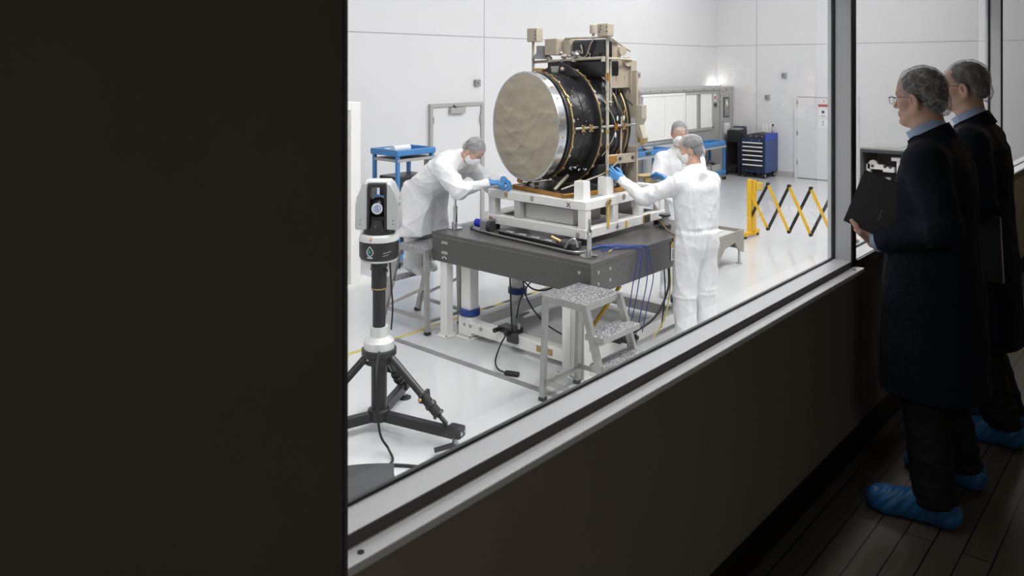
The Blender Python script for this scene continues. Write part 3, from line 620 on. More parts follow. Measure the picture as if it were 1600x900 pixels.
# ================================================================ GRANITE TABLE AND STAND
t = thing('granite_table', 'grey granite surface table on white posts carrying the telescope', 'table', (5.93, 4.465, 0))
TX0, TX1, TY0, TY1 = 4.96, 6.90, 3.57, 5.36
WB(t).box((TX0, TY0, 0.68), (TX1, TY1, 0.905), 0.004).obj('granite_block', 'granite', t)
WB(t).box((TX0-0.005, TY0-0.005, 0.907), (TX1+0.005, TY1+0.005, 0.94), 0.003).obj('granite_top', 'granite', t)
WB(t).box((TX0-0.002, TY0-0.002, 0.904), (TX1+0.002, TY1+0.002, 0.908)).obj('seam_line', 'cab_grey', t)
posts = [(5.15, 5.06, 0.115, 'post'), (5.02, 5.23, 0.085, 'post'), (5.03, 3.83, 0.085, 'post'), (5.01, 3.68, 0.075, 'post'), (6.74, 5.12, 0.11, 'post'), (6.74, 3.80, 0.11, 'post'), (5.95, 5.18, 0.09, 'post')]
for x, y, wd, nm in posts:
    p = WB(t).box((x-wd/2, y-wd/2, 0.012), (x+wd/2, y+wd/2, 0.68), 0.004).obj(nm, 'white_paint', t)
    WB(t).box((x-wd*0.95, y-wd*0.95, 0), (x+wd*0.95, y+wd*0.95, 0.014), 0.003).obj('foot_plate', 'white_paint', p)
    for sx, sy in ((-1, -1), (-1, 1)): WB(t).cyl((x+sx*wd*0.75, y+sy*wd*0.75, 0.014), (x+sx*wd*0.75, y+sy*wd*0.75, 0.022), 0.010, n=8).obj('bolt', 'steel_dull', p)
for a, b_ in (((5.09, 3.74, 0.05), (5.19, 5.08, 0.15)), ((6.69, 3.74, 0.05), (6.79, 5.08, 0.15)), ((5.19, 3.75, 0.05), (6.69, 3.85, 0.15)), ((5.19, 5.04, 0.05), (6.69, 5.12, 0.15))):
    WB(t).box(a, b_, 0.004).obj('floor_beam', 'white_paint', t)
WB(t).box((5.08, 4.98, 0.02), (5.22, 5.14, 0.19), 0.004).obj('beam_block', 'white_paint', t)
WB(t).box((5.086, 4.05, 0.075), (5.09, 4.22, 0.125)).obj('brass_plate', 'gold', t)
for y in (4.99, 5.06, 4.86): WB(t).cyl((5.078, y, 0.12), (5.092, y, 0.12), 0.016, n=10).obj('bolt_head', 'steel_dull', t)
for x, y, z in ((4.957, 5.19, 0.86), (4.957, 5.19, 0.77)):
    WB(t).box((x-0.003, y-0.04, z-0.013), (x, y+0.04, z+0.013), 0.001).obj('number_plate', 'cab_grey', t)
for k, yy in enumerate((-0.022, 0.0, 0.022)): WB(t).cyl((4.953, 5.19+yy, 0.735-0.012*(k != 1)), (4.957, 5.19+yy, 0.735-0.012*(k != 1)), 0.010, n=8).obj('tie_bolt', 'chrome', t)
for x, y in ((5.06, TY0), (5.22, TY0), (TX0, 3.68)):
    for z in (0.85, 0.76):
        if y == TY0: WB(t).cyl((x, y-0.004, z), (x, y+0.001, z), 0.014, n=10).obj('insert', 'steel_dull', t)
        else: WB(t).cyl((x-0.004, y, z), (x+0.001, y, z), 0.014, n=10).obj('insert', 'steel_dull', t)
tg = WB(t).box((6.16, TY0-0.008, 0.74), (6.25, TY0-0.004, 0.885)).obj('hang_tag', 'paper', t)
WB(t).box((6.165, TY0-0.010, 0.855), (6.245, TY0-0.007, 0.905)).obj('tag_top', 'yellow_tag', tg)
for k in range(4): WB(t).box((6.18, TY0-0.0095, 0.76+0.02*k), (6.18+0.05-0.008*(k % 2), TY0-0.0075, 0.768+0.02*k)).obj('text_line', 'ink', tg)
for (x, y) in ((5.15, 5.06), (6.74, 5.12), (5.95, 5.18), (6.74, 3.80)):
    q = thing('pipe_clamp', {5.06: 'blue clamp at foot of the left white table post', 5.12: 'blue clamp on far white post under the granite', 5.18: 'blue clamp midway under the back of the granite table', 3.80: 'dark blue clamp low on the post beside front worker'}[y], 'clamp', (x, y, 0.20), 35, 'blue clamps on the table posts')
    B().cyl((0, 0, 0), (0, 0, 0.055), 0.095, n=20).obj('clamp_ring', 'blue_clamp', q)
    B().box((0.06, -0.03, 0.008), (0.19, 0.03, 0.05), 0.012, 2).obj('clamp_arm', 'blue_clamp', q)
    B().cyl((0.14, 0, -0.02), (0.14, 0, 0.07), 0.012, n=10).obj('clamp_bolt', 'steel', q)
for (x, y, lb) in ((5.13, 4.55, 'black levelling block with knobs on the white floor beam'), (5.6, 3.72, 'black levelling block on the beam behind the stool steps')):
    q = thing('levelling_block', lb, 'block', (x, y, 0.15), -90 if x < 5.4 else 0)
    B().box((-0.10, -0.06, 0), (0.10, 0.06, 0.05), 0.006).obj('block', 'black_paint', q)
    B().box((0.02, -0.075, -0.06), (0.14, -0.045, 0.03), 0.006).obj('jaw', 'ink', q)
    for x2 in (-0.07, 0.06): B().cyl((x2, -0.05, 0.03), (x2, -0.13, 0.03), 0.02, n=12).obj('knob', 'black_paint', q)
    B().cyl((0.10, 0, 0.05), (0.10, 0, 0.10), 0.014, n=10).obj('screw', 'steel', q)
q = thing('jack_lever', 'yellow lever bar leaning between posts below the granite table', 'lever', (5.75, 3.95, 0))
WB(q).bar((5.55, 4.05, 0.12), (5.78, 3.92, 0.44), 0.035, 0.02).obj('lever_bar', 'yellow', q)
WB(q).bar((5.78, 3.92, 0.44), (5.86, 3.90, 0.52), 0.028, 0.02).obj('lever_tip', 'yellow_tag', q)
WB(q).cyl((5.765, 3.905, 0.43), (5.80, 3.955, 0.44), 0.022, n=10).obj('lever_pivot', 'ink', q)
WB(q).box((5.45, 4.0, 0.0), (5.65, 4.14, 0.12), 0.01).obj('lever_base', 'black_paint', q)
# jacks (chrome posts) on the granite
for x, y, h, lb in ((5.19, 5.29, 0.30, 'shiny steel jack post by the bending worker on granite'), (5.12, 3.70, 0.30, 'shiny steel jack post on near corner of the granite')):
    q = thing('jack_post', lb, 'jack', (x, y, 0.942), 0, 'steel jack posts on the granite')
    B().lathe([(0.07, 0), (0.07, 0.008), (0.02, 0.012), (0.022, 0.03)], n=24).obj('base_disc', 'chrome', q, True)
    B().lathe([(0.020, 0.012), (0.020, 0.18), (0.024, 0.185), (0.024, 0.20), (0.011, 0.22), (0.010, h-0.02), (0.004, h)], n=16).obj('post', 'chrome', q, True)
    for a in (0.6, 2.2, 4.3): B().cyl((0.028*math.cos(a), 0.028*math.sin(a), 0.01), (0.028*math.cos(a), 0.028*math.sin(a), 0.06), 0.006, n=8).obj('rib', 'steel', q)

# ================================================================ WHITE SUPPORT FRAME
t = thing('support_frame', 'white welded support frame on the granite table under the telescope', 'frame', (6.05, 4.5, 0))
FX0, FX1, FY0, FY1 = 5.40, 6.70, 3.94, 5.07
def ringbeams(z0, z1, name, wd=0.085):
    for a, b_ in (((FX0, FY0, z0), (FX0+wd, FY1, z1)), ((FX1-wd, FY0, z0), (FX1, FY1, z1)), ((FX0+wd, FY0, z0), (FX1-wd, FY0+wd, z1)), ((FX0+wd, FY1-wd, z0), (FX1-wd, FY1, z1))):
        WB(t).box(a, b_, 0.004).obj(name, 'white_paint', t)
ringbeams(0.995, 1.075, 'lower_beam'); ringbeams(1.235, 1.312, 'upper_beam')
for x in (FX0+0.045, 5.86, FX1-0.045):
    for y in (FY0+0.045, FY1-0.045):
        WB(t).box((x-0.04, y-0.04, 1.07), (x+0.04, y+0.04, 1.24), 0.003).obj('column', 'white_paint', t)
WB(t).box((6.24, FY0+0.005, 1.07), (6.32, FY0+0.08, 1.24), 0.003).obj('column', 'white_paint', t)
WB(t).box((FX0+0.01, 4.68, 1.07), (FX0+0.07, 4.75, 1.24)).obj('column', 'white_dull', t)
WB(t).box((FX0+0.05, FY0+0.05, 1.298), (FX1-0.05, FY1-0.05, 1.311)).obj('deck_plate', 'steel_dull', t)
WB(t).box((FX0+0.09, FY0+0.2, 1.08), (FX0+0.5, FY0+0.75, 1.21)).obj('inner_box', 'white_dull', t)
WB(t).box((6.05, FY0+0.25, 1.08), (6.5, FY0+0.8, 1.2)).obj('inner_box', 'cab_grey', t)
for x, y in ((FX0+0.05, FY0+0.05), (FX0+0.05, FY1-0.05), (FX1-0.05, FY0+0.05), (FX1-0.05, FY1-0.05)):
    WB(t).cyl((x, y, 0.94), (x, y, 0.997), 0.045, n=16).obj('frame_foot', 'black_paint', t)
for x in (5.50, 5.85):
    b = WB(t); b.prism([(x-0.052, 1.312), (x+0.052, 1.312), (x+0.045, 1.47), (x-0.045, 1.47)], 4.00, 4.10, 'XZ'); b.obj('lifting_block', 'white_paint', t)
    WB(t).cyl((x-0.01, 4.05, 1.47), (x-0.01, 4.05, 1.4715), 0.012, n=10).obj('hole', 'ink', t)
WB(t).prism([(6.42, 1.24), (6.60, 1.24), (6.60, 1.09)], FY0+0.01, FY0+0.03, 'XZ').obj('gusset', 'white_paint', t)
WB(t).cyl((5.98, FY0-0.002, 1.285), (5.98, FY0+0.004, 1.285), 0.028, n=18).obj('port', 'strip_grey', t)
st = WB(t).box((5.71, FY0-0.008, 1.05), (5.745, FY0-0.002, 1.27)).obj('yellow_strap', 'yellow_tag', t)
WB(t).tube([(5.70, FY0-0.01, 1.25), (5.705, FY0-0.02, 1.29), (5.74, FY0-0.02, 1.29), (5.745, FY0-0.01, 1.25)], 0.010).obj('strap_hook', 'gold', st)
WB(t).box((6.0, FY0-0.006, 1.01), (6.03, FY0-0.001, 1.07)).obj('yellow_strap', 'yellow_tag', t)
WB(t).box((6.30, FY0-0.006, 1.0), (6.42, FY0, 1.075)).obj('outlet_plate', 'gold', t)
WB(t).box((6.32, FY0-0.012, 1.01), (6.40, FY0-0.004, 1.065)).obj('outlet', 'ink', t)
for (y, m) in ((4.84, 'gold'), (4.53, 'cab_grey')): WB(t).box((FX0-0.003, y-0.018, 1.255), (FX0, y+0.018, 1.30)).obj('marker_tag', m, t)
b = WB(t); b.bar((FX0-0.003, 4.10, 1.25), (FX0-0.003, 4.14, 1.29), 0.006, 0.004); b.bar((FX0-0.003, 4.14, 1.25), (FX0-0.003, 4.10, 1.29), 0.006, 0.004); b.obj('cross_mark', 'ink', t)
b = WB(t); b.bar((5.85, FY0-0.002, 1.035), (5.90, FY0-0.002, 1.035), 0.005, 0.004); b.bar((5.875, FY0-0.002, 1.01), (5.875, FY0-0.002, 1.06), 0.005, 0.004); b.obj('cross_mark', 'ink', t)
WB(t).cyl((FX0-0.004, 5.03, 1.04), (FX0+0.001, 5.03, 1.04), 0.02, n=12).obj('rust_bolt', 'gold', t)
for y in (4.02, 4.98): WB(t).cyl((FX0-0.012, y, 1.03), (FX0+0.001, y, 1.03), 0.018, n=12).obj('bolt', 'steel_dull', t)
q = thing('hand_valve', 'blue capped hand valve on granite at the white frame corner', 'valve', (5.30, 5.02, 0.942), -90)
B().cyl((-0.10, 0, 0.06), (-0.02, 0, 0.06), 0.038, n=16).obj('blue_cap', 'blue_knob', q)
B().box((-0.02, -0.045, 0), (0.06, 0.045, 0.10), 0.01, 2).obj('valve_body', 'strip_grey', q)
B().cyl((0.06, 0, 0.05), (0.10, 0, 0.05), 0.05, n=16).obj('wheel', 'ink', q)
q = thing('corner_valve', 'dark hand valve beside the right end of white frame', 'valve', (6.52, 3.84, 0.942), 20)
B().cyl((0, 0, 0), (0, 0, 0.03), 0.06, n=18).obj('base', 'ink', q); B().cyl((0, 0, 0.03), (0, 0, 0.11), 0.03, n=14).obj('stem', 'steel_dull', q); B().cyl((0, 0, 0.11), (0, 0, 0.125), 0.055, n=16).obj('handwheel', 'black_paint', q)
B().box((0.03, -0.02, 0.03), (0.10, 0.03, 0.11), 0.01).obj('side_housing', 'blue_clamp', q)
# rail of optics on the granite in front of the frame
q = thing('optics_rail', 'low black rail with silver fittings along the granite front edge', 'rail', (5.2, 4.3, 0.942), 0)
WB(q).bar((5.28, 4.80, 0.96), (5.20, 3.98, 0.96), 0.05, 0.028).obj('rail', 'black_paint', q)
WB(q).bar((5.245, 4.80, 0.978), (5.175, 3.98, 0.978), 0.012, 0.012).obj('rail_edge', 'chrome', q)
WB(q).box((5.19, 3.92, 0.945), (5.32, 4.10, 1.0), 0.008).obj('end_block', 'ink', q)
WB(q).tube([(5.17, 3.98, 0.96), (5.16, 3.92, 1.03), (5.17, 3.88, 1.045), (5.18, 3.86, 0.98)], 0.011).obj('loop_handle', 'steel', q)
WB(q).cyl((5.20, 4.05, 1.0), (5.16, 4.12, 1.035), 0.014, n=10).obj('brass_knob', 'gold', q)
for k in range(4): WB(q).box((5.195+0.016*k, 4.15+0.16*k, 0.972), (5.235+0.016*k, 4.23+0.16*k, 0.99), 0.004).obj('clip', 'steel', q)

# ================================================================ SPACE TELESCOPE
t = thing('space_telescope', 'large black cylindrical space telescope with tan cloth covered front', 'telescope', (5.5, 4.70, 0), -12)
ZA = 1.908; Oc = (0, 0, ZA)
def skin_noise(): return 0
# cloth over the aperture, slightly slack
def crease(y, z):
    o = 0
    for (ky, kz, p, w_, q) in ((4.0, 9.5, 0.3, 1.4, 5.0), (7.5, 12.0, 2.1, 1.8, 4.0), (-3.5, 14.0, 1.2, 1.2, 6.0), (13.0, 15.0, 0.7, 1.5, 7.0)):
        o += (1-abs(math.sin(ky*y+kz*z+p+w_*math.sin(q*y-0.6*q*z+p))))**3
    return o
bm_ = B(); rows = []; NS = 128; NR = 30
for i in range(NR+1):
    r = 0.487*i/NR; fl = (1-(i/NR)**8)
    rows.append([bm_.bm.verts.new((-0.004-0.010*(1-(i/NR)**2)-0.0075*crease(r*math.cos(2*math.pi*a/NS), r*math.sin(2*math.pi*a/NS))*fl, r*math.cos(2*math.pi*a/NS), ZA+r*math.sin(2*math.pi*a/NS))) for a in range(NS)] if i else [bm_.bm.verts.new((-0.014-0.0075*crease(0, 0), 0, ZA))])
for k in range(NS): bm_.bm.faces.new((rows[0][0], rows[1][k], rows[1][(k+1) % NS]))
for a, b_ in zip(rows[1:-1], rows[2:]):
    for k in range(NS): bm_.bm.faces.new((a[k], b_[k], b_[(k+1) % NS], a[(k+1) % NS]))
back = [bm_.bm.verts.new((0.02, v.co.y, v.co.z)) for v in rows[-1]]
for k in range(NS): bm_.bm.faces.new((rows[-1][k], back[k], back[(k+1) % NS], rows[-1][(k+1) % NS]))
bm_.obj('aperture_cover', 'tan_cloth', t, True, 60)
B().lathe([(0.486, -0.004), (0.497, -0.008), (0.503, 0.0), (0.503, 0.075), (0.485, 0.08), (0.47, 0.06)], Oc, 'X', 96, True).obj('front_ring', 'silver_tape', t, True)
B().lathe([(0.487, 0.07), (0.487, 0.15), (0.46, 0.15), (0.46, 0.07)], Oc, 'X', 96, True).obj('hood', 'black_paint', t, True)
B().lathe([(0.500, 0.105), (0.502, 0.115), (0.500, 0.125), (0.48, 0.125), (0.48, 0.105)], Oc, 'X', 96, True).obj('hood_ring', 'blanket', t, True)
B().lathe([(0.498, 0.150), (0.500, 0.156), (0.498, 0.166), (0.47, 0.166), (0.47, 0.15)], Oc, 'X', 96, True).obj('flange_ring', 'gold', t, True)
def drum(name, x0, x1, r, m='blanket', n=96, amp=0.004, seed=0):
    b = B(); N = max(3, int((x1-x0)/0.03)); pr = [(r-0.03, x0)]+[(r, x0+(x1-x0)*i/N) for i in range(N+1)]+[(r-0.03, x1)]
    b.lathe(pr, Oc, 'X', n)
    for v in b.bm.verts:
        y, z = v.co.y, v.co.z-ZA; a = math.atan2(z, y)
        f = amp*(math.sin(7*a+9*v.co.x+seed)+0.7*math.sin(13*a-21*v.co.x+2*seed)+0.5*math.sin(23*a+35*v.co.x))/2
        d = math.hypot(y, z); v.co.y += f*y/d; v.co.z += f*z/d
    return b.obj(name, m, t, True, 50)
drum('forward_barrel', 0.16, 0.43, 0.487, seed=1)
B().lathe([(0.491, 0.295), (0.491, 0.30), (0.47, 0.30), (0.47, 0.295)], Oc, 'X', 96, True).obj('seam_band', 'black_paint', t, True)
B().lathe([(0.545, 0.43), (0.552, 0.436), (0.552, 0.448), (0.54, 0.452), (0.46, 0.452), (0.46, 0.43)], Oc, 'X', 96, True).obj('mid_flange', 'black_paint', t, True)
B().lathe([(0.556, 0.436), (0.559, 0.441), (0.556, 0.447), (0.548, 0.447), (0.548, 0.436)], Oc, 'X', 96, True).obj('flange_edge', 'gold', t, True)
drum('aft_barrel', 0.45, 0.80, 0.515, seed=4, amp=0.006)
for x, m in ((0.60, 'black_paint'), (0.70, 'black_paint'), (0.80, 'gold')):
    B().lathe([(0.521, x-0.006), (0.526, x), (0.521, x+0.006), (0.50, x+0.006), (0.50, x-0.006)], Oc, 'X', 96, True).obj('aft_band', m, t, True)
drum('aft_bulkhead', 0.80, 0.86, 0.50, 'black_paint', amp=0.0)
# buttons and cable clips round the rings
rnd = random.Random(3)
for (x, r, n, m, sz) in ((0.158, 0.503, 26, 'gold', 0.010), (0.441, 0.56, 30, 'gold', 0.010), (0.035, 0.505, 22, 'gold', 0.006)):
    for k in range(n):
        a = 2*math.pi*(k+rnd.random()*0.5)/n; c, s_ = math.cos(a), math.sin(a)
        R = Matrix.Translation((x, c*r, ZA+s_*r)) @ Matrix.Rotation(a, 4, 'X')
        B().box((-sz, -sz*0.4, -sz*1.3), (sz, sz*0.6, sz*1.3), T=R).obj('clip', m if k % 3 else 'tan_tube', t)
# arched equipment panel on top of the mid flange
b = B(); pts = [(0.44*math.cos(a), ZA+0.58*math.sin(a)) for a in [math.radians(52+76*i/16) for i in range(17)]]
b.prism(pts+[(-0.27, 2.37), (0.27, 2.37)], 0.40, 0.432, 'YZ'); b.obj('arch_panel', 'black_matte', t)
b = B(); b.prism([(0.0, 2.40), (0.07, 2.40), (0.085, 2.46), (-0.01, 2.46)], 0.375, 0.41, 'YZ'); b.obj('silver_bracket', 'cab_grey', t)
B().sphere((0.39, -0.07, 2.43), 0.022, 8).obj('bracket_cap', 'tan_film', t, True)
# cage of poles
def pole(p0, p1, r=0.011, m='tan_tube', nm='cage_pole'): return B().cyl(p0, p1, r, n=10).obj(nm, m, t, True)
pole((0.50, -0.565, 1.33), (0.50, -0.565, 2.73), 0.014); pole((0.60, -0.50, 2.10), (0.60, -0.50, 2.73), 0.011)
pole((0.45, 0.45, 2.30), (0.45, 0.45, 2.73), 0.014)
pole((0.47, -0.56, 2.535), (0.47, 0.46, 2.50), 0.014, nm='cross_pole'); pole((0.52, -0.55, 2.72), (0.50, 0.02, 2.725), 0.010, nm='cross_pole')
pole((0.50, -0.565, 2.53), (0.87, -0.50, 2.52), 0.010, nm='rail_pole'); pole((0.50, -0.55, 2.14), (0.62, -0.50, 2.13), 0.009, nm='rail_pole')
pole((0.17, -0.505, ZA+0.0), (0.95, -0.535, ZA+0.01), 0.011, nm='side_rail', m='steel'); pole((0.60, -0.5, 2.72), (0.90, -0.45, 2.60), 0.010, nm='rail_pole')
pole((0.72, -0.50, 1.34), (0.72, -0.52, 2.0), 0.009); pole((0.87, -0.50, 2.52), (0.87, -0.50, 2.20), 0.010)
# top boxes
def boxp(nm, a, b_, m, bev=0.006): return B().box(a, b_, bev).obj(nm, m, t)
bx = boxp('top_box', (0.44, -0.63, 2.725), (0.52, -0.49, 2.84), 'tan_film')
for dy, dz in ((-0.02, 0.03), (-0.04, 0.05), (-0.04, 0.08), (-0.12, 0.03), (-0.12, 0.07)): B().box((0.437, -0.50+dy-0.006, 2.73+dz), (0.441, -0.50+dy+0.006, 2.73+dz+0.014)).obj('slot', 'ink', bx)
bx = boxp('top_box', (0.40, 0.33, 2.70), (0.48, 0.49, 2.835), 'tan_film')
for dy, dz in ((0.01, 0.02), (0.01, 0.055), (0.01, 0.09)): B().box((0.397, 0.34+dy-0.006, 2.70+dz), (0.401, 0.34+dy+0.006, 2.70+dz+0.016)).obj('slot', 'ink', bx)
bx2 = B().lathe([(0.034, 2.765), (0.034, 2.84), (0.03, 2.845)], (0.6, -0.27, 0), 'Z', 20).obj('top_canister', 'tan_film', t, True)
B().cyl((0.6, -0.27, 2.70), (0.6, -0.27, 2.77), 0.014, n=10).obj('canister_stem', 'tan_tube', bx2)
boxp('electronics_box', (0.43, 0.06, 2.565), (0.60, 0.245, 2.725), 'tan_film')
boxp('electronics_box', (0.50, -0.04, 2.55), (0.66, 0.05, 2.72), 'tan_film')
boxp('instrument_housing', (0.52, -0.52, 2.50), (0.62, -0.05, 2.705), 'blanket', 0.02)
boxp('instrument_housing', (0.54, -0.48, 2.36), (0.74, 0.35, 2.52), 'blanket', 0.02)
for pts in ([(-0.10, 2.53), (-0.16, 2.60), (-0.22, 2.58), (-0.20, 2.66)], [(-0.12, 2.55), (-0.20, 2.54), (-0.28, 2.56), (-0.33, 2.66), (-0.37, 2.70)], [(-0.14, 2.52), (-0.24, 2.52), (-0.34, 2.60), (-0.39, 2.70)], [(-0.30, 2.53), (-0.33, 2.57), (-0.29, 2.58)], [(-0.44, 2.54), (-0.46, 2.58)]):
    B().tube([(0.508, y, z) for y, z in pts], 0.006, 6).obj('harness', rnd.choice(['steel', 'cable', 'tan_tube']), t)
for k in range(6): B().sphere((0.512, -0.08-0.10*rnd.random(), 2.53+0.06*rnd.random()), 0.020, 6, (0.6, 1.1, 0.9)).obj('connector', rnd.choice(['steel', 'cab_grey', 'tan_film']), t, True)
b = B(); b.prism([(0.26, 2.53), (0.44, 2.53), (0.36, 2.59), (0.36, 2.66), (0.29, 2.66)], 0.42, 0.52, 'YZ'); b.obj('horn_bracket', 'strip_grey', t)
boxp('yellow_bracket', (0.42, 0.28, 2.36), (0.52, 0.42, 2.44), 'gold')
for k in range(9):
    x, y, z = 0.43+0.1*rnd.random(), -0.32+0.62*rnd.random(), 2.50+0.09*rnd.random()
    B().sphere((x, y, z), 0.018+0.014*rnd.random(), 6, (1, 1.2, 0.8)).obj('connector', rnd.choice(['tan_film', 'steel', 'strip_grey']), t, True)
b = B(); b.prism([(0.02, 0), (0.30, 0), (0.30, 0.02), (0.29, 0.18), (0.16, 0.22), (0.10, 0.40), (0.0, 0.46)], 0, 0.03, 'XZ', Matrix.Translation((0.62, -0.47, 2.26))); b.obj('side_fin', 'tan_film', t)
for p in ((0.76, 2.60), (0.83, 2.50)): B().cyl((p[0], -0.50, p[1]), (p[0], -0.44, p[1]), 0.045, n=18).obj('fin_disc', 'tan_film', t, True)
boxp('rear_panel', (0.865, -0.57, 1.98), (0.885, -0.30, 2.42), 'tan_film', 0.003)
boxp('rear_panel', (0.865, -0.57, 1.38), (0.885, -0.34, 1.72), 'tan_film', 0.003)
boxp('rear_small_box', (0.87, -0.50, 2.40), (0.94, -0.40, 2.52), 'tan_film')
b = B(); b.prism([(-0.66, 1.80), (-0.60, 1.72), (-0.56, 1.75), (-0.56, 2.10), (-0.64, 2.10), (-0.64, 1.98), (-0.61, 1.92)], 0.86, 0.92, 'YZ'); b.obj('thruster_bracket', 'tan_tube', t)
B().lathe([(0.02, 0), (0.045, 0.02), (0.05, 0.06), (0.03, 0.08)], (0.90, -0.61, 1.74), 'Z', 14).obj('thruster', 'gold', t, True)
boxp('lower_bracket', (0.50, -0.56, 1.575), (0.86, -0.535, 1.66), 'tan_film', 0.003)
boxp('bracket_patch', (0.51, -0.566, 1.585), (0.62, -0.560, 1.65), 'kapton', 0.002)
for x in (0.66, 0.82): B().cyl((x, -0.567, 1.62), (x, -0.555, 1.62), 0.016, n=10).obj('bracket_hole', 'ink', t)
boxp('underbody', (0.50, -0.45, 1.385), (0.84, 0.35, 1.56), 'black_matte', 0.01)
b = B(); b.box((0.93, -0.62, 1.42), (1.16, -0.45, 1.44), 0.004); b.box((0.93, -0.62, 1.385), (1.14, -0.60, 1.44)); b.obj('outrigger', 'gold', t)
boxp('outrigger_foot', (1.02, -0.60, 1.37), (1.12, -0.50, 1.42), 'kapton')
# base tray with amber rim
tr = boxp('base_tray', (0.04, -0.50, 1.318), (0.88, 0.20, 1.346), 'black_paint', 0.004)
for a, b_ in (((0.02, -0.53, 1.313), (0.04, 0.22, 1.350)), ((0.04, -0.53, 1.313), (0.90, -0.50, 1.350)), ((0.88, -0.50, 1.313), (0.90, 0.22, 1.350)), ((0.04, 0.20, 1.313), (0.88, 0.22, 1.350))): B().box(a, b_, 0.003).obj('tray_rim', 'kapton', tr)
for (x, y, sg) in ((0.12, -0.28, 1), (0.12, 0.12, 1), (0.80, -0.40, -1), (0.80, 0.12, -1)):
    B().cyl((x, y, 1.35), (x+0.16*sg, y, 1.47), 0.016, n=10).obj('strut', 'tan_tube', t)
for k in range(7): B().box((0.02+0.11*k, 0.05-0.05*k, 1.352), (0.06+0.11*k, 0.08-0.05*k, 1.385), 0.004).obj('edge_clip', 'tan_film', t)
B().tube([(0.10, -0.40, 1.37), (0.34, -0.47, 1.44), (0.52, -0.52, 1.50), (0.62, -0.58, 1.60)], 0.008).obj('harness', 'tan_tube', t)
B().sphere((0.02, 0.10, 1.40), 0.03, 8, (1, 1, 0.8)).obj('amber_foot', 'kapton', t, True)
B().cyl((0.62, -0.52, 1.43), (0.74, -0.52, 1.43), 0.036, n=16).obj('grey_valve', 'cab_grey', t, True)
for k in range(12):
    B().sphere((0.22+0.25*rnd.random(), -0.30-0.12*rnd.random(), 1.50+0.06*rnd.random()), 0.010, 5).obj('glint_patch', 'silver_tape', t, True)
# wiring on the camera side
def onbarrel(x, ang, r=0.527): a = math.radians(ang); return (x, r*math.cos(a), ZA+r*math.sin(a))
for ang0, ang1, x0, x1, m in ((150, 178, 0.52, 0.64, 'tan_tube'), (210, 184, 0.53, 0.64, 'tan_tube'), (142, 176, 0.68, 0.74, 'gold'), (222, 186, 0.70, 0.74, 'orange'), (160, 176, 0.78, 0.74, 'gold'), (205, 226, 0.60, 0.62, 'cable_grey'), (192, 226, 0.66, 0.66, 'cable_grey'), (196, 228, 0.76, 0.75, 'cable_grey')):
    P = [onbarrel(x0+(x1-x0)*i/5+0.008*math.sin(2.3*i), ang0+(ang1-ang0)*i/5, 0.532) for i in range(6)]
    B().tube(P, 0.0042, 6).obj('harness', m, t)
for x, m in ((0.64, 'kapton'), (0.74, 'gold'), (0.24, 'gold'), (0.33, 'gold')):
    c = onbarrel(x, 180, 0.533)
    b = B()
    for k in range(6):
        a = k*math.pi/3; b.bar(c, (c[0]+0.035*math.cos(a), c[1]-0.01, c[2]+0.035*math.sin(a)), 0.014, 0.01)
    b.obj('star_clip', m, t)
for x, a in ((0.655, 172), (0.735, 172), (0.63, 188)):
    c = onbarrel(x, a, 0.54); B().sphere(c, 0.02, 6, (0.5, 0.3, 1.3)).obj('white_tab', 'paper', t, True)
for k in range(14):
    x = 0.20+0.18*rnd.random(); a = 110+120*rnd.random()
    B().sphere(onbarrel(x, a, 0.489), 0.006, 5).obj('button', rnd.choice(['tan_film', 'steel', 'gold']), t, True)
for k in range(9):
    x = 0.51+0.035*k+0.01*rnd.random(); e_ = onbarrel(x+0.05*rnd.random(), 142+10*rnd.random(), 0.530)
    B().tube([(x, -0.46, 2.40), (x+0.01, -0.47, 2.34), ((x+e_[0])/2+0.02*rnd.random(), -0.45, 2.28), e_], 0.0032, 5).obj('harness', rnd.choice(['steel', 'cable_grey', 'cable_grey', 'tan_tube', 'cable']), t)
for (y0, z0, y1, z1) in ((-0.50, 2.22, -0.42, 2.30), (-0.42, 2.30, -0.40, 2.36), (-0.52, 2.10, -0.44, 2.15), (-0.50, 1.60, -0.44, 1.66), (-0.44, 1.50, -0.40, 1.62)):
    B().bar((0.863, y0, z0), (0.863, y1, z1), 0.008, 0.006, up=(1, 0, 0)).obj('panel_mark', 'ink', t)
for y in (-0.55, -0.15, 0.2): B().cyl((0.462, y, 2.50), (0.462, y, 2.545), 0.02, n=10).obj('pole_joint', 'tan_tube', t)
B().box((0.487, -0.58, 2.33), (0.513, -0.55, 2.40)).obj('pole_wrap', 'kapton', t)
for z in (1.5, 1.72, 1.86, 2.06, 2.24): B().cyl((0.50, -0.565, z), (0.50, -0.565, z+0.03), 0.019, n=10).obj('pole_joint', 'gold' if z < 1.9 else 'tan_tube', t)

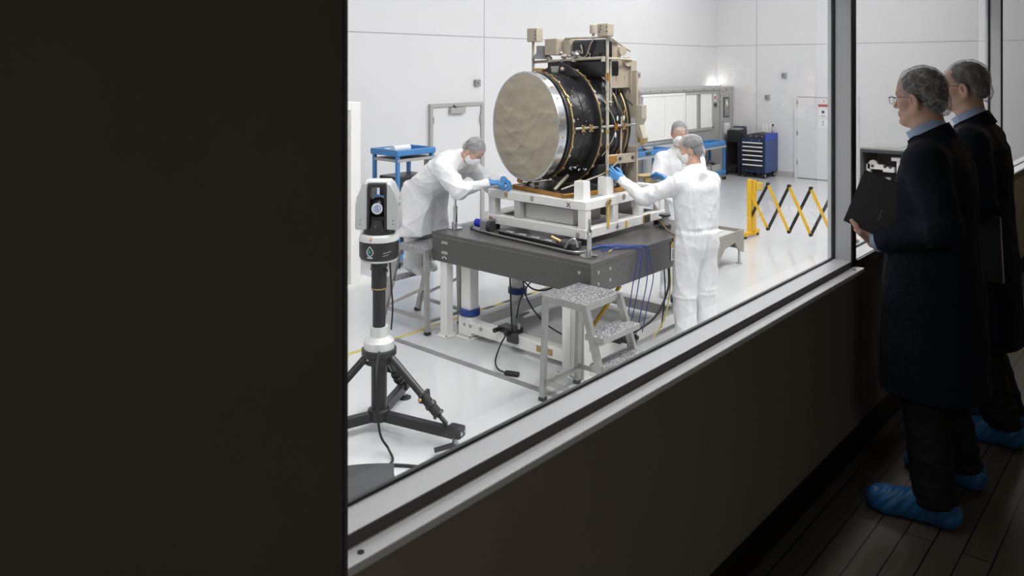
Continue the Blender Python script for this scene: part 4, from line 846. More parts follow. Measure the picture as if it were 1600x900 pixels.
# ================================================================ LASER TRACKER ON TRIPOD
t = thing('laser_tracker', 'silver and black laser tracker head standing on the black tripod', 'laser tracker', (3.41, 4.21, 1.16), -50)
b = B(); b.lathe([(0.10, -0.01), (0.125, 0.005), (0.133, 0.02), (0.133, 0.128), (0.120, 0.13)], n=56); base = b.obj('base_drum', 'black_paint', t, True)
B().lathe([(0.134, 0.126), (0.136, 0.135), (0.128, 0.160), (0.112, 0.172), (0.100, 0.172), (0.10, 0.126)], n=56).obj('base_ring', 'tracker_light', t, True)
B().lathe([(0.118, -0.012), (0.126, -0.004), (0.122, 0.004), (0.10, 0.004)], n=56).obj('lower_ring', 'tracker_silver', t, True)
B().lathe([(0.105, 0.165), (0.105, 0.20), (0.09, 0.21)], n=40).obj('turntable', 'black_paint', t, True)
outer = [(0.062, 0.205), (0.142, 0.205), (0.146, 0.22), (0.143, 0.36), (0.136, 0.40), (0.118, 0.455), (0.092, 0.515), (0.062, 0.525)]
for sg, nm in ((-1, 'side_housing'), (1, 'side_housing')):
    b = B(); b.prism([(sg*x, z) for x, z in outer], -0.088, 0.088, 'XZ')
    bmesh.ops.bevel(b.bm, geom=list(b.bm.edges), offset=0.012, segments=3, affect='EDGES', profile=0.5)
    h = b.obj(nm, 'tracker_silver', t, True, 30)
    for z in (0.245, 0.27): B().cyl((sg*0.11, -0.09, z), (sg*0.11, -0.0875, z), 0.004, n=8).obj('screw', 'ink', h)
    for z in (0.36, 0.40): B().box((sg*0.1455, -0.03, z), (sg*0.1425, -0.015, z+0.02)).obj('button', 'strip_grey', h)
b = B(); b.box((-0.085, -0.06, 0.505), (0.085, 0.06, 0.532), 0.012, 3); b.obj('carry_handle', 'tracker_light', t, True, 30)
b = B(); b.prism([(-0.064, 0.20), (-0.05, 0.20), (-0.046, 0.40), (-0.030, 0.49), (0.050, 0.49), (0.052, 0.20), (0.064, 0.20), (0.066, 0.508), (-0.055, 0.508)], -0.092, 0.085, 'XZ'); b.obj('inner_frame', 'black_paint', t)
B().sphere((0, 0, 0.345), 0.068, 16, (0.93, 1.05, 1.05)).obj('aiming_ball', 'black_paint', t, True)
B().box((-0.05, -0.055, 0.20), (0.05, 0.06, 0.29), 0.012, 2).obj('ball_mount', 'black_matte', t)
b = B(); b.prism([(-0.052, 0.195), (0.055, 0.195), (0.035, 0.265), (-0.025, 0.265)], -0.10, -0.05, 'XZ'); b.obj('front_visor', 'black_matte', t)
ln = B().cyl((0, -0.074, 0.345), (0, -0.062, 0.345), 0.037, n=32).obj('lens_ring', 'lens_white', t, True)
B().cyl((0, -0.0755, 0.345), (0, -0.0735, 0.345), 0.026, n=28).obj('lens_rim', 'lens_blue', ln)
B().cyl((0, -0.0768, 0.345), (0, -0.075, 0.345), 0.021, n=28).obj('lens_face', 'lens_white', ln)
B().tube([(0.012, -0.0775, 0.355), (0.0, -0.0775, 0.36), (-0.012, -0.0775, 0.35), (-0.008, -0.0775, 0.336), (0.006, -0.0775, 0.334), (0.012, -0.0775, 0.345)], 0.003, 5).obj('lens_swirl', 'lens_blue', ln)
B().tube([(-0.004, -0.0775, 0.345), (0.004, -0.0775, 0.349), (0.006, -0.0775, 0.341)], 0.0025, 5).obj('lens_swirl', 'lens_blue', ln)
# emblem on the drum: pale drop outline with teal centre, and small lettering ticks
def ondrum(a, z, r=0.1335): a = math.radians(a); return (r*math.sin(a), -r*math.cos(a), z)
em = [ondrum(-16+dx, 0.066+dz) for dx, dz in ((0, 0.038), (6, 0.020), (10, 0), (6, -0.018), (0, -0.026), (-6, -0.018), (-10, 0), (-6, 0.020), (0, 0.038))]
B().tube(em, 0.0028, 6).obj('emblem_outline', 'emblem', base)
B().sphere(ondrum(-16, 0.068, 0.129), 0.016, 8, (1, 0.4, 1)).obj('emblem_centre', 'teal', base, True)
for k in range(4): B().box(*[tuple(Vector(ondrum(-22+4*k, 0.03))+Vector((d, d*0.2, d))) for d in (-0.004, 0.004)]).obj('emblem_letter', 'emblem', base)
for k in range(5): B().box(*[tuple(Vector(ondrum(24+5*k, 0.058+0.002*k))+Vector((d*1.2, d*0.5, d))) for d in (-0.003, 0.003)]).obj('lettering', 'cab_grey', base)
for k in range(4): B().box(*[tuple(Vector(ondrum(22+5*k, 0.040+0.002*k))+Vector((d*1.3, d*0.5, d*0.7))) for d in (-0.003, 0.003)]).obj('lettering', 'cab_grey', base)
# small antler-like mark on the ring and initial on the visor
B().tube([ondrum(-14, 0.162, 0.131), ondrum(-11, 0.150, 0.137), ondrum(-16, 0.140, 0.139)], 0.003, 5).obj('ring_mark', 'orange', base)
b = B(); b.box((-0.008, -0.1015, 0.222), (-0.005, -0.10, 0.238)); b.box((-0.005, -0.1015, 0.235), (0.003, -0.10, 0.238)); b.obj('visor_mark', 'gold', t)
# tripod
t = thing('tripod', 'heavy black tripod carrying the silver laser tracker', 'tripod', (3.41, 4.21, 0))
cx, cy = 3.41, 4.21
WB(t).lathe([(0.052, 0.95), (0.052, 1.10), (0.056, 1.105), (0.056, 1.135), (0.075, 1.14), (0.075, 1.15)], (cx, cy, 0), n=32).obj('upper_column', 'black_paint', t, True)
WB(t).cyl((cx, cy, 0.66), (cx, cy, 0.96), 0.043, n=32).obj('inner_column', 'black_paint', t, True)
WB(t).lathe([(0.0535, 0.955), (0.0535, 0.962)], (cx, cy, 0), n=32).obj('column_ring', 'gold', t)
for a in (20, 140, 250): WB(t).sphere((cx+0.058*math.cos(a), cy+0.058*math.sin(a), 1.08), 0.014, 8).obj('clamp_knob', 'ink', t, True)
WB(t).lathe([(0.060, 0.70), (0.060, 0.635), (0.085, 0.62), (0.102, 0.605), (0.102, 0.555), (0.098, 0.55)], (cx, cy, 0), n=40).obj('silver_collar', 'tracker_light', t, True)
WB(t).lathe([(0.105, 0.555), (0.118, 0.55), (0.118, 0.515), (0.105, 0.505), (0.10, 0.46), (0.06, 0.45)], (cx, cy, 0), n=40).obj('head_hub', 'black_paint', t, True)
WB(t).cyl((cx, cy, 0.09), (cx, cy, 0.47), 0.053, n=32).obj('main_column', 'black_paint', t, True)
WB(t).lathe([(0.055, 0.07), (0.075, 0.075), (0.075, 0.14), (0.06, 0.15)], (cx, cy, 0), n=32).obj('foot_hub', 'black_paint', t, True)
for (ax, ay) in ((0.16, -0.585), (0.45, 0.26), (-0.56, 0.17)):
    d = Vector((ax, ay, 0)); L = d.length; d.normalize(); c = Vector((cx, cy, 0)); sd = Vector((-d.y, d.x, 0))
    lg = WB(t).bar(c+d*0.06+Vector((0, 0, 0.10)), c+d*(L-0.02)+Vector((0, 0, 0.095)), 0.05, 0.062).obj('leg', 'black_paint', t)
    e = c+d*(L+0.0)
    R = Matrix((tuple(d), tuple(sd), (0, 0, 1))).transposed().to_4x4(); R.translation = e
    WB(t).box((-0.06, -0.042, 0.075), (0.045, 0.042, 0.145), 0.012, 2, T=R).obj('leg_end', 'black_paint', lg)
    WB(t).cyl(e+Vector((0, 0, 0.01)), e+Vector((0, 0, 0.09)), 0.010, n=10).obj('foot_screw', 'steel', lg)
    WB(t).lathe([(0.048, 0), (0.050, 0.006), (0.030, 0.016), (0.012, 0.02)], tuple(e), n=24).obj('foot_pad', 'rubber', lg, True)
    for o_ in (-0.022, 0.022): WB(t).cyl(e+d*0.046+sd*o_+Vector((0, 0, 0.11)), e+d*0.051+sd*o_+Vector((0, 0, 0.11)), 0.011, n=10).obj('bolt', 'steel', lg)
    p0 = c+d*0.10+Vector((0, 0, 0.50)); p1 = c+d*(L-0.075)+Vector((0, 0, 0.14))
    st = WB(t).cyl(p0, p0.lerp(p1, 0.62), 0.026, n=18).obj('strut', 'black_paint', t, True)
    WB(t).cyl(p0.lerp(p1, 0.58), p0.lerp(p1, 0.86), 0.033, n=18).obj('strut_sleeve', 'black_matte', st, True)
    WB(t).cyl(p0.lerp(p1, 0.70), p0.lerp(p1, 0.74), 0.040, n=18).obj('strut_collar', 'black_paint', st, True)
    WB(t).cyl(p0.lerp(p1, 0.84), p0.lerp(p1, 0.87), 0.040, n=18).obj('strut_collar', 'black_paint', st, True)
    WB(t).cyl(p0.lerp(p1, 0.86), p1, 0.015, n=12).obj('strut_rod', 'black_paint', st, True)
    m_ = p0.lerp(p1, 0.60); WB(t).bar(m_-sd*0.05, m_+sd*0.055+Vector((0, 0, 0.012)), 0.022, 0.05).obj('strut_clamp', 'black_paint', st)
    WB(t).sphere(m_-sd*0.052, 0.014, 8).obj('clamp_bolt', 'gold', st, True)
    WB(t).sphere(p0+sd*0.032-d*0.01, 0.014, 8).obj('hub_bolt', 'steel', st, True)
e = Vector((cx+0.16, cy-0.585, 0)); b = WB(t); b.bar(e+Vector((-0.035, -0.01, 0.08)), e+Vector((-0.065, -0.03, 0.05)), 0.014, 0.02); b.bar(e+Vector((-0.065, -0.03, 0.055)), e+Vector((-0.165, 0.035, 0.035)), 0.020, 0.024); b.obj('brake_lever', 'black_paint', t)
# dark case in the lower left corner
t = thing('equipment_case', 'dark grey rounded case on the floor at the lower left of window', 'case', (2.47, 3.32, 0), -41)
b = B(); b.box((-0.26, -0.26, 0.02), (0.25, 0.16, 0.30), 0.035, 4); b.obj('case_body', 'case_grey', t, True, 40)
b = B(); b.box((-0.255, -0.255, 0.30), (0.245, 0.155, 0.335), 0.015, 3); b.obj('lid', 'case_grey', t, True, 40)
for x in (-0.18, 0.17): B().box((x-0.04, -0.22, 0), (x+0.04, 0.12, 0.03)).obj('skid', 'rubber', t)
for x in (-0.1, 0.1): B().box((x-0.03, -0.272, 0.26), (x+0.03, -0.255, 0.33), 0.004).obj('latch', 'ink', t)

# ================================================================ STEP STOOLS
def stool(loc, rotz, steps, label, brace=True):
    t = thing('step_stool', label, 'step stool', loc, rotz, 'aluminium step stools at the granite table')
    W2, D2, H = 0.22, 0.19, 0.78
    B().box((-W2, -D2, H-0.008), (W2, D2, H), 0.002).obj('platform', 'tread', t)
    b = B()
    for a, c in (((-W2-0.004, -D2-0.004, H-0.05), (W2+0.004, -D2, H-0.002)), ((-W2-0.004, D2, H-0.05), (W2+0.004, D2+0.004, H-0.002)), ((-W2-0.004, -D2, H-0.05), (-W2, D2, H-0.002)), ((W2, -D2, H-0.05), (W2+0.004, D2, H-0.002))): b.box(a, c)
    b.obj('platform_rim', 'stool_alu', t)
    slope = 0.24/H
    for sx in (-1, 1):
        l = B().bar((sx*(W2-0.012), D2-0.015, H-0.01), (sx*(W2-0.008), D2+0.01, 0.0), 0.042, 0.036).obj('rear_leg', 'stool_alu', t)
        B().box((sx*(W2-0.008)-0.026, D2-0.014, 0), (sx*(W2-0.008)+0.026, D2+0.034, 0.028), 0.004).obj('leg_foot', 'rubber', l)
        l = B().bar((sx*(W2-0.010), -D2+0.01, H-0.01), (sx*(W2+0.01), -D2-0.24, 0.0), 0.036, 0.050).obj('stringer', 'stool_alu', t)
        B().box((sx*(W2+0.01)-0.024, -D2-0.27, 0), (sx*(W2+0.01)+0.024, -D2-0.21, 0.028), 0.004).obj('leg_foot', 'rubber', l)
        B().bar((sx*(W2-0.01), D2+0.005, 0.14), (sx*(W2+0.004), -D2-0.20, 0.14), 0.014, 0.034).obj('side_rail', 'stool_alu', t)
        if brace: B().bar((sx*(W2-0.01), D2, 0.44), (sx*(W2), -D2-0.18, 0.16), 0.012, 0.026).obj('side_brace', 'stool_alu', t)
    B().bar((-W2+0.01, D2+0.004, 0.115), (W2-0.01, D2+0.004, 0.115), 0.034, 0.02).obj('rear_rail', 'stool_alu', t)
    for z in steps:
        y = -D2-slope*(H-z)
        B().box((-W2-0.005, y-0.10, z-0.006), (W2+0.005, y+0.055, z), 0.002).obj('step_tread', 'tread', t)
        b = B(); b.box((-W2-0.009, y-0.104, z-0.04), (W2+0.009, y-0.10, z-0.001)); b.box((-W2-0.009, y-0.10, z-0.04), (-W2-0.005, y+0.055, z-0.001)); b.box((W2+0.005, y-0.10, z-0.04), (W2+0.009, y+0.055, z-0.001)); b.obj('step_rim', 'stool_alu', t)
    for sx, yy, zz in ((-1, -D2-0.005, H-0.03),): B().box((sx*W2-0.006, yy-0.003, zz-0.014), (sx*W2+0.02, yy, zz+0.014)).obj('sticker', 'yellow_tag', t)
    return t
stool((4.715, 3.475, 0), 0, [0.58, 0.385, 0.19], 'aluminium step stool in front of the granite table near corner', False)
stool((5.115, 5.56, 0), 180, [0.42], 'aluminium step stool at left under the bending worker')

# ================================================================ CABLES
def cable(nm, pts, r, m, lb, grp=None):
    o = B().tube(pts, r, 7).obj(nm, m, None, True); return tag(o, lb, 'cable', grp)
cable('power_cable', [(5.07, 4.50, 0.68), (5.07, 4.49, 0.45), (5.06, 4.47, 0.26), (5.05, 4.46, 0.19)], 0.008, 'cable', 'straight black cable hanging under the granite front edge')
cable('power_cable', [(5.10, 4.42, 0.67), (5.12, 4.30, 0.58), (5.20, 4.22, 0.56), (5.30, 4.15, 0.6)], 0.007, 'cable', 'black cable looping just below the granite bottom')
cable('power_cable', [(5.16, 4.44, 0.66), (5.16, 4.38, 0.46), (5.18, 4.22, 0.30), (5.10, 3.95, 0.27), (5.02, 3.88, 0.33)], 0.007, 'cable', 'black cable sweeping under granite toward the near white post')
cable('power_cable', [(5.55, 4.55, 0.62), (5.35, 4.60, 0.42), (5.22, 4.56, 0.24)], 0.006, 'cable', 'black cable slanting from the blue clamp to the levelling block')
pw = thing('power_adapter', 'black power adapter lying on the white floor below cable', 'adapter', (4.70, 4.15, 0), 20)
B().box((-0.022, -0.06, 0), (0.022, 0.06, 0.032), 0.005).obj('adapter_body', 'black_paint', pw)
B().tube([(0, 0.06, 0.018), (0.02, 0.13, 0.03), (0.14, 0.20, 0.05), (0.30, 0.22, 0.12), (0.37, 0.20, 0.18)], 0.007, 6).obj('lead', 'cable', pw)
for k, (x, dx) in enumerate(((5.62, -0.10), (5.66, -0.05), (5.72, 0.02), (5.76, 0.08))):
    cable('blue_cable', [(x-0.30, 3.72+0.05*k, 0.951), (x-0.10, 3.62, 0.955), (x, 3.555, 0.93), (x+dx*0.4, 3.548, 0.82), (x+dx, 3.55, 0.66), (x+dx*0.9, 3.60, 0.42), (x+dx, 3.66, 0.17)], 0.0045, 'cable_blue', ['leftmost of the blue cables draped over the granite side', 'second blue cable draped over the granite side', 'third blue cable draped over the granite side', 'rightmost of the blue cables draped over the granite side'][k], 'blue cables over the table edge')
cable('cable_bundle', [(6.18, 3.60, 0.70), (6.1, 3.56, 0.50), (5.92, 3.58, 0.30), (5.72, 3.66, 0.20), (5.55, 3.7, 0.17)], 0.010, 'cable', 'thick black cable bundle curving down right of the blue cables')
cable('cable_bundle', [(6.22, 3.62, 0.70), (6.16, 3.57, 0.52), (6.04, 3.56, 0.26), (5.95, 3.62, 0.10)], 0.007, 'tape_yellow', 'yellowish cable beside the thick black bundle below the hang tag')
cable('cable_bundle', [(6.10, 3.60, 0.69), (6.12, 3.60, 0.45), (6.02, 3.58, 0.18)], 0.006, 'cable', 'thin black cable at the right below the granite hang tag')
cable('granite_cable', [(5.35, 5.22, 0.952), (5.22, 5.10, 0.955), (5.16, 4.75, 0.952), (5.12, 4.30, 0.952), (5.08, 3.90, 0.95), (5.10, 3.78, 0.95)], 0.008, 'cable', 'black cable lying along the granite front edge')
cable('granite_cable', [(5.24, 5.00, 0.952), (5.19, 4.62, 0.952), (5.15, 4.15, 0.952), (5.13, 3.85, 0.955), (5.28, 3.80, 0.952)], 0.006, 'steel', 'silver cable lying beside the black one on granite front')
cable('granite_cable', [(5.30, 3.82, 0.952), (5.42, 3.80, 0.955), (5.55, 3.74, 0.952), (5.62, 3.72, 0.95)], 0.010, 'cable_blue', 'thick blue cable lying on granite at the near frame corner')
cable('granite_cable', [(5.33, 3.66, 0.948), (5.45, 3.68, 0.95), (5.55, 3.62, 0.948)], 0.005, 'tape_yellow', 'yellow wire lying on the granite near its right edge')
cable('tag_cord', [(6.50, 3.90, 1.02), (6.38, 3.72, 0.95), (6.26, 3.58, 0.95), (6.205, 3.56, 0.93), (6.205, 3.555, 0.90)], 0.005, 'gold', 'amber cord holding the paper tag over granite edge')
cable('tracker_cable', [(3.47, 4.17, 1.14), (3.50, 4.19, 0.95), (3.52, 4.20, 0.80), (3.49, 4.18, 0.66)], 0.006, 'cable', 'thin black cable running down beside the tracker column')
cable('tracker_cable', [(3.34, 4.12, 0.56), (3.24, 4.02, 0.54), (3.18, 3.95, 0.42), (3.18, 3.92, 0.15), (3.22, 3.88, 0.04), (3.16, 3.78, 0.012), (3.00, 3.80, 0.01)], 0.008, 'cable', 'black cable hanging from tripod hub to the floor')
cable('floor_cable', [(2.75, 4.05, 0.011), (3.00, 3.90, 0.011), (3.20, 3.68, 0.011), (3.32, 3.40, 0.011), (3.33, 3.15, 0.011), (3.30, 2.9, 0.011)], 0.010, 'cable', 'black cable curving over the floor in front of the tripod')
# ================================================================ PEOPLE (sculpted as smooth distance fields, meshed once)
import openvdb as vdb
class Field:
    def __init__(s, lo, hi, h, bg=0.05):
        s.h = h; s.lo = np.array(lo, np.float32); s.bg = bg
        s.n = np.ceil((np.array(hi)-np.array(lo))/h).astype(int)+1
        s.F = np.full(s.n, bg, np.float32)
        s.ax = [(s.lo[i]+h*np.arange(s.n[i])).astype(np.float32) for i in range(3)]
    def sub(s, lo, hi):
        sl = []
        for i in range(3):
            a = int(max(0, math.floor((lo[i]-s.lo[i])/s.h))); b = int(min(s.n[i], math.ceil((hi[i]-s.lo[i])/s.h)+1))
            if b <= a: return None
            sl.append(slice(a, b))
        sl = tuple(sl)
        return sl, s.ax[0][sl[0]][:, None, None], s.ax[1][sl[1]][None, :, None], s.ax[2][sl[2]][None, None, :]
    def smin(s, a, b, k):
        if k <= 0: return np.minimum(a, b)
        h = np.clip(0.5+0.5*(b-a)/k, 0, 1); return b*(1-h)+a*h-k*h*(1-h)
    def cap(s, a, b, ra, rb=None, k=0.02, cut=False):
        rb = ra if rb is None else rb; a = np.array(a, float); b = np.array(b, float); m = s.bg+max(k, 0)
        q = s.sub(np.minimum(a-ra, b-rb)-m, np.maximum(a+ra, b+rb)+m)
        if q is None: return s
        sl, X, Y, Z = q; d = b-a; L2 = float(d@d)+1e-12
        px, py, pz = X-a[0], Y-a[1], Z-a[2]
        t = np.clip((px*d[0]+py*d[1]+pz*d[2])/L2, 0, 1)
        D = np.sqrt((px-t*d[0])**2+(py-t*d[1])**2+(pz-t*d[2])**2)-(ra+(rb-ra)*t)
        s._put(sl, D.astype(np.float32), k, cut); return s
    def ell(s, c, r, k=0.02, R=None, cut=False):
        c = np.array(c, float); r = np.array(r, float); m = s.bg+max(k, 0); mr = r if R is None else np.full(3, r.max())
        q = s.sub(c-mr-m, c+mr+m)
        if q is None: return s
        sl, X, Y, Z = q; px, py, pz = X-c[0], Y-c[1], Z-c[2]
        if R is not None:
            R = np.array(R, float); px, py, pz = (R[0, 0]*px+R[1, 0]*py+R[2, 0]*pz, R[0, 1]*px+R[1, 1]*py+R[2, 1]*pz, R[0, 2]*px+R[1, 2]*py+R[2, 2]*pz)
        k0 = np.sqrt((px/r[0])**2+(py/r[1])**2+(pz/r[2])**2); k1 = np.sqrt((px/r[0]**2)**2+(py/r[1]**2)**2+(pz/r[2]**2)**2)+1e-9
        s._put(sl, (k0*(k0-1)/k1).astype(np.float32), k, cut); return s
    def loft(s, rows, k=0.03, ex=2.3):
        """vertical stack of rounded ellipses: rows = (z, cx, cy, rx, ry), rising"""
        R = np.array(rows, float); m = s.bg+k
        lo = [min(R[:, 1]-R[:, 3])-m, min(R[:, 2]-R[:, 4])-m, R[0, 0]-m]; hi = [max(R[:, 1]+R[:, 3])+m, max(R[:, 2]+R[:, 4])+m, R[-1, 0]+m]
        q = s.sub(lo, hi); sl, X, Y, Z = q; z = Z[0, 0]
        I = lambda j: np.interp(z, R[:, 0], R[:, j])[None, None, :]
        rx, ry = I(3), I(4)
        g = ((np.abs(X-I(1))/rx)**ex+(np.abs(Y-I(2))/ry)**ex)**(1/ex)
        D = (g-1)*np.minimum(rx, ry)
        D = np.maximum(D, np.maximum(R[0, 0]-Z, Z-R[-1, 0]))
        s._put(sl, D.astype(np.float32), k, False); return s
    def _put(s, sl, D, k, cut):
        if cut: s.F[sl] = -s.smin(-s.F[sl], D, k)
        else: s.F[sl] = s.smin(s.F[sl], D, k)
    def clip(s, n, off, k=0.0):
        """keep the side n.p > off"""
        X, Y, Z = s.ax[0][:, None, None], s.ax[1][None, :, None], s.ax[2][None, None, :]
        D = (off-(n[0]*X+n[1]*Y+n[2]*Z)).astype(np.float32)
        s.F = np.maximum(s.F, D) if k <= 0 else -s.smin(-s.F, -D, k); return s
    def mesh(s, name, m, parent, disp=None, smooth=True):
        F = np.clip(s.F, -s.bg, s.bg)
        F[0], F[-1], F[:, 0], F[:, -1], F[:, :, 0], F[:, :, -1] = (s.bg,)*6
        g = vdb.FloatGrid(s.bg); g.copyFromArray(F, tolerance=1e-5)
        P, Q = g.convertToQuads(0.0)
        P = P.astype(np.float64)*s.h+s.lo
        me = bpy.data.meshes.new(name); nq = len(Q)
        me.vertices.add(len(P)); me.loops.add(nq*4); me.polygons.add(nq)
        me.loops.foreach_set('vertex_index', Q[:, ::-1].astype(np.int32).ravel()); me.polygons.foreach_set('loop_start', np.arange(0, nq*4, 4, dtype=np.int32))
        if disp is not None:
            N = np.zeros_like(P); a, b, c, d = (P[Q[:, i]] for i in range(4)); fn = np.cross(c-a, d-b)
            for i in range(4): np.add.at(N, Q[:, i], fn)
            N /= np.linalg.norm(N, axis=1)[:, None]+1e-12
            if np.dot((N*(P-P.mean(0))).sum(1), np.ones(len(P))) < 0: N = -N
            P = P+N*disp(P)[:, None]
        me.vertices.foreach_set('co', P.astype(np.float32).ravel()); me.update(); me.validate()
        bm = bmesh.new(); bm.from_mesh(me); bmesh.ops.recalc_face_normals(bm, faces=bm.faces); bm.to_mesh(me); bm.free()
        return link(name, me, m, parent, smooth, 180)
def folds(amp, f=14, seed=0, stretch=(1, 1, 1)):
    rg = np.random.RandomState(seed); W = [(rg.normal(size=3), rg.rand()*6.28, rg.normal(size=3), rg.rand()*6.28) for _ in range(5)]
    st = np.array(stretch)
    def fn(P):
        q = P*st*f; o = 0
        for i, (a, p, b, r) in enumerate(W):
            a = a/np.linalg.norm(a); b = b/np.linalg.norm(b); fr = 0.7+0.35*i
            v = np.sin(fr*(q@a)+p+1.6*np.sin(0.6*fr*(q@b)+r)); o = o+(0.45*(1-np.abs(v))**2+0.75*(1-np.abs(v))**6)/(1+0.35*i)
        return amp*(o-0.8)
    return fn
def V3(*a): return np.array(a, float)
def rotm(rx=0, ry=0, rz=0):
    return np.array(Matrix.Rotation(math.radians(rz), 3, 'Z') @ Matrix.Rotation(math.radians(ry), 3, 'Y') @ Matrix.Rotation(math.radians(rx), 3, 'X'))
def bounds(pts, pad):
    A = np.array(pts); return A.min(0)-pad, A.max(0)+pad
# ---- head: frame centred between the ears, +Y = nose, +Z = crown
def head_skin(f, c, R, sc=1.0, ears=True, old=True):
    T = lambda *p: c+R @ (np.array(p)*sc)
    E = lambda p, r, k=0.015, cut=False, R2=None: f.ell(T(*p), np.array(r)*sc, k*sc, R if R2 is None else R @ R2, cut)
    C = lambda p, q, a, b=None, k=0.012, cut=False: f.cap(T(*p), T(*q), a*sc, (a if b is None else b)*sc, k*sc, cut)
    E((0, -0.012, 0.045), (0.075, 0.096, 0.086)); E((0, 0.030, -0.025), (0.062, 0.062, 0.082), 0.02)
    E((0, 0.055, 0.045), (0.060, 0.040, 0.050), 0.02)
    C((0.050, 0.0, -0.060), (0.018, 0.066, -0.100), 0.019, 0.018, 0.02); C((-0.050, 0.0, -0.060), (-0.018, 0.066, -0.100), 0.019, 0.018, 0.02)
    E((0, 0.078, -0.102), (0.024, 0.020, 0.019), 0.014)
    C((-0.036, 0.078, 0.022), (0.036, 0.078, 0.022), 0.013, None, 0.018)
    for s in (-1, 1):
        E((s*0.040, 0.056, -0.024), (0.024, 0.026, 0.024), 0.02)
        E((s*0.032, 0.103, 0.004), (0.020, 0.018, 0.014), 0.012, True)
    C((0, 0.086, 0.012), (0, 0.109, -0.030), 0.008, 0.012, 0.010)
    E((0, 0.111, -0.032), (0.013, 0.012, 0.011), 0.006)
    for s in (-1, 1): E((s*0.013, 0.098, -0.036), (0.009, 0.012, 0.008), 0.006)
    E((0, 0.084, -0.066), (0.026, 0.012, 0.015), 0.012)
    C((-0.020, 0.088, -0.061), (0.020, 0.088, -0.061), 0.0055, None, 0.006); C((-0.017, 0.088, -0.074), (0.017, 0.088, -0.074), 0.0065, None, 0.006)
    C((-0.024, 0.097, -0.0675), (0.024, 0.097, -0.0675), 0.0022, None, 0.004, True)
    if ears:
        for s in (-1, 1):
            R2 = rotm(-14, s*14, s*26)
            E((s*0.080, -0.010, -0.012), (0.012, 0.023, 0.037), 0.006, False, R2)
            E((s*0.091, -0.005, -0.005), (0.010, 0.012, 0.021), 0.003, True, R2)
    return T
def head_extras(root, c, R, sc, T, hair, hairline=(0.0, 0.9), net='net', netline=(-0.010, 0.85), droop=True, h=0.004, eyes=True, glasses=False, mask=False, netlo=-0.05):
    o = {}
    # hair: a cap over the skull with a hairline
    f = Field(c-0.17, c+0.17, h); E = lambda p, r, k=0.012: f.ell(T(*p), np.array(r)*sc, k, R)
    E((0, -0.013, 0.046), (0.081, 0.101, 0.090)); E((0, -0.050, -0.010), (0.071, 0.062, 0.070), 0.02)
    n = R @ V3(0, -hairline[1], 1); n /= np.linalg.norm(n); off = n @ T(0, 0, hairline[0]); f.clip(n, off, 0.012)
    n2 = R @ V3(0, 0, 1); f.clip(n2, n2 @ T(0, 0, -0.082), 0.006)
    # leave the ears free
    for s in (-1, 1): f.ell(T(s*0.083, 0.0, -0.020), V3(0.020, 0.030, 0.042)*sc, 0.006, R, True)
    f.mesh('hair', hair, root, folds(0.0035, 70, 3))
    # hairnet
    f = Field(c-0.19, c+0.19, h); E = lambda p, r, k=0.015: f.ell(T(*p), np.array(r)*sc, k, R)
    E((0, -0.012, 0.050), (0.088, 0.108, 0.096)); E((0, -0.055, -0.010), (0.076, 0.066, 0.072), 0.02)
    if droop: E((0, -0.098, -0.030), (0.045, 0.030, 0.048), 0.02)
    n = R @ V3(0, -netline[1], 1); n /= np.linalg.norm(n); f.clip(n, n @ T(0, 0, netline[0]), 0.004)
    f.clip(n2, n2 @ T(0, 0, netlo-0.03), 0.01)
    f.mesh('hairnet', net, root, folds(0.004, 34, 5))
    if eyes:
        for s in (-1, 1):
            e = B().sphere(T(s*0.032, 0.080, 0.003), 0.0125*sc, 10).obj('eye', 'eye_white', root, True)
            B().sphere(T(s*0.032, 0.0895, 0.002), 0.0058*sc, 8).obj('iris', 'eye_dark', e, True)
            B().tube([T(s*0.014, 0.091, 0.026), T(s*0.034, 0.091, 0.031), T(s*0.050, 0.080, 0.025)], 0.0034*sc, 6).obj('eyebrow', hair, root, True)
    if glasses:
        g = B()
        for s in (-1, 1):
            loop = [T(s*0.034+0.023*math.cos(a), 0.116-0.004*abs(math.cos(a)), -0.004+0.0185*math.sin(a)) for a in [2*math.pi*i/20 for i in range(21)]]
            g.tube(loop, 0.0012, 5, 1); g.tube([T(s*0.056, 0.113, 0.006), T(s*0.076, 0.100, 0.008), T(s*0.081, 0.0, 0.006), T(s*0.080, -0.02, -0.012)], 0.0014, 5, 3)
        g.tube([T(-0.011, 0.116, 0.002), T(0, 0.119, 0.006), T(0.011, 0.116, 0.002)], 0.0012, 5, 3)
        gl = g.obj('glasses', 'glasses', root, True)
        for s in (-1, 1):
            Lb = B(); vs = [Lb.bm.verts.new(T(s*0.034+0.0225*math.cos(a), 0.1155-0.004*abs(math.cos(a)), -0.004+0.018*math.sin(a))) for a in [2*math.pi*i/24 for i in range(24)]]
            Lb.bm.faces.new(vs); Lb.obj('lens', 'lens_glass', gl)
    if mask:
        f = Field(c-0.19, c+0.19, h); E = lambda p, r, k=0.015, cut=False: f.ell(T(*p), np.array(r)*sc, k, R, cut)
        E((0, 0.036, -0.055), (0.069, 0.078, 0.078)); E((0, 0.095, -0.030), (0.026, 0.030, 0.034), 0.03)
        ny = R @ V3(0, 1, 0); f.clip(ny, ny @ T(0, 0.012, 0), 0.004)
        nz = R @ V3(0, -0.35, -1); nz /= np.linalg.norm(nz); f.clip(nz, nz @ T(0, 0.09, 0.010), 0.006)
        pl = lambda P: 0.0011*np.sin(((P-c) @ R)[:, 2]*380)
        mk = f.mesh('face_mask', 'mask', root, pl)
        for s in (-1, 1):
            for z0 in (-0.020, -0.085): B().tube([T(s*0.066, 0.018, z0), T(s*0.080, -0.005, z0*0.6), T(s*0.086, -0.028, -0.012)], 0.0018*sc, 5).obj('ear_loop', 'mask', mk)
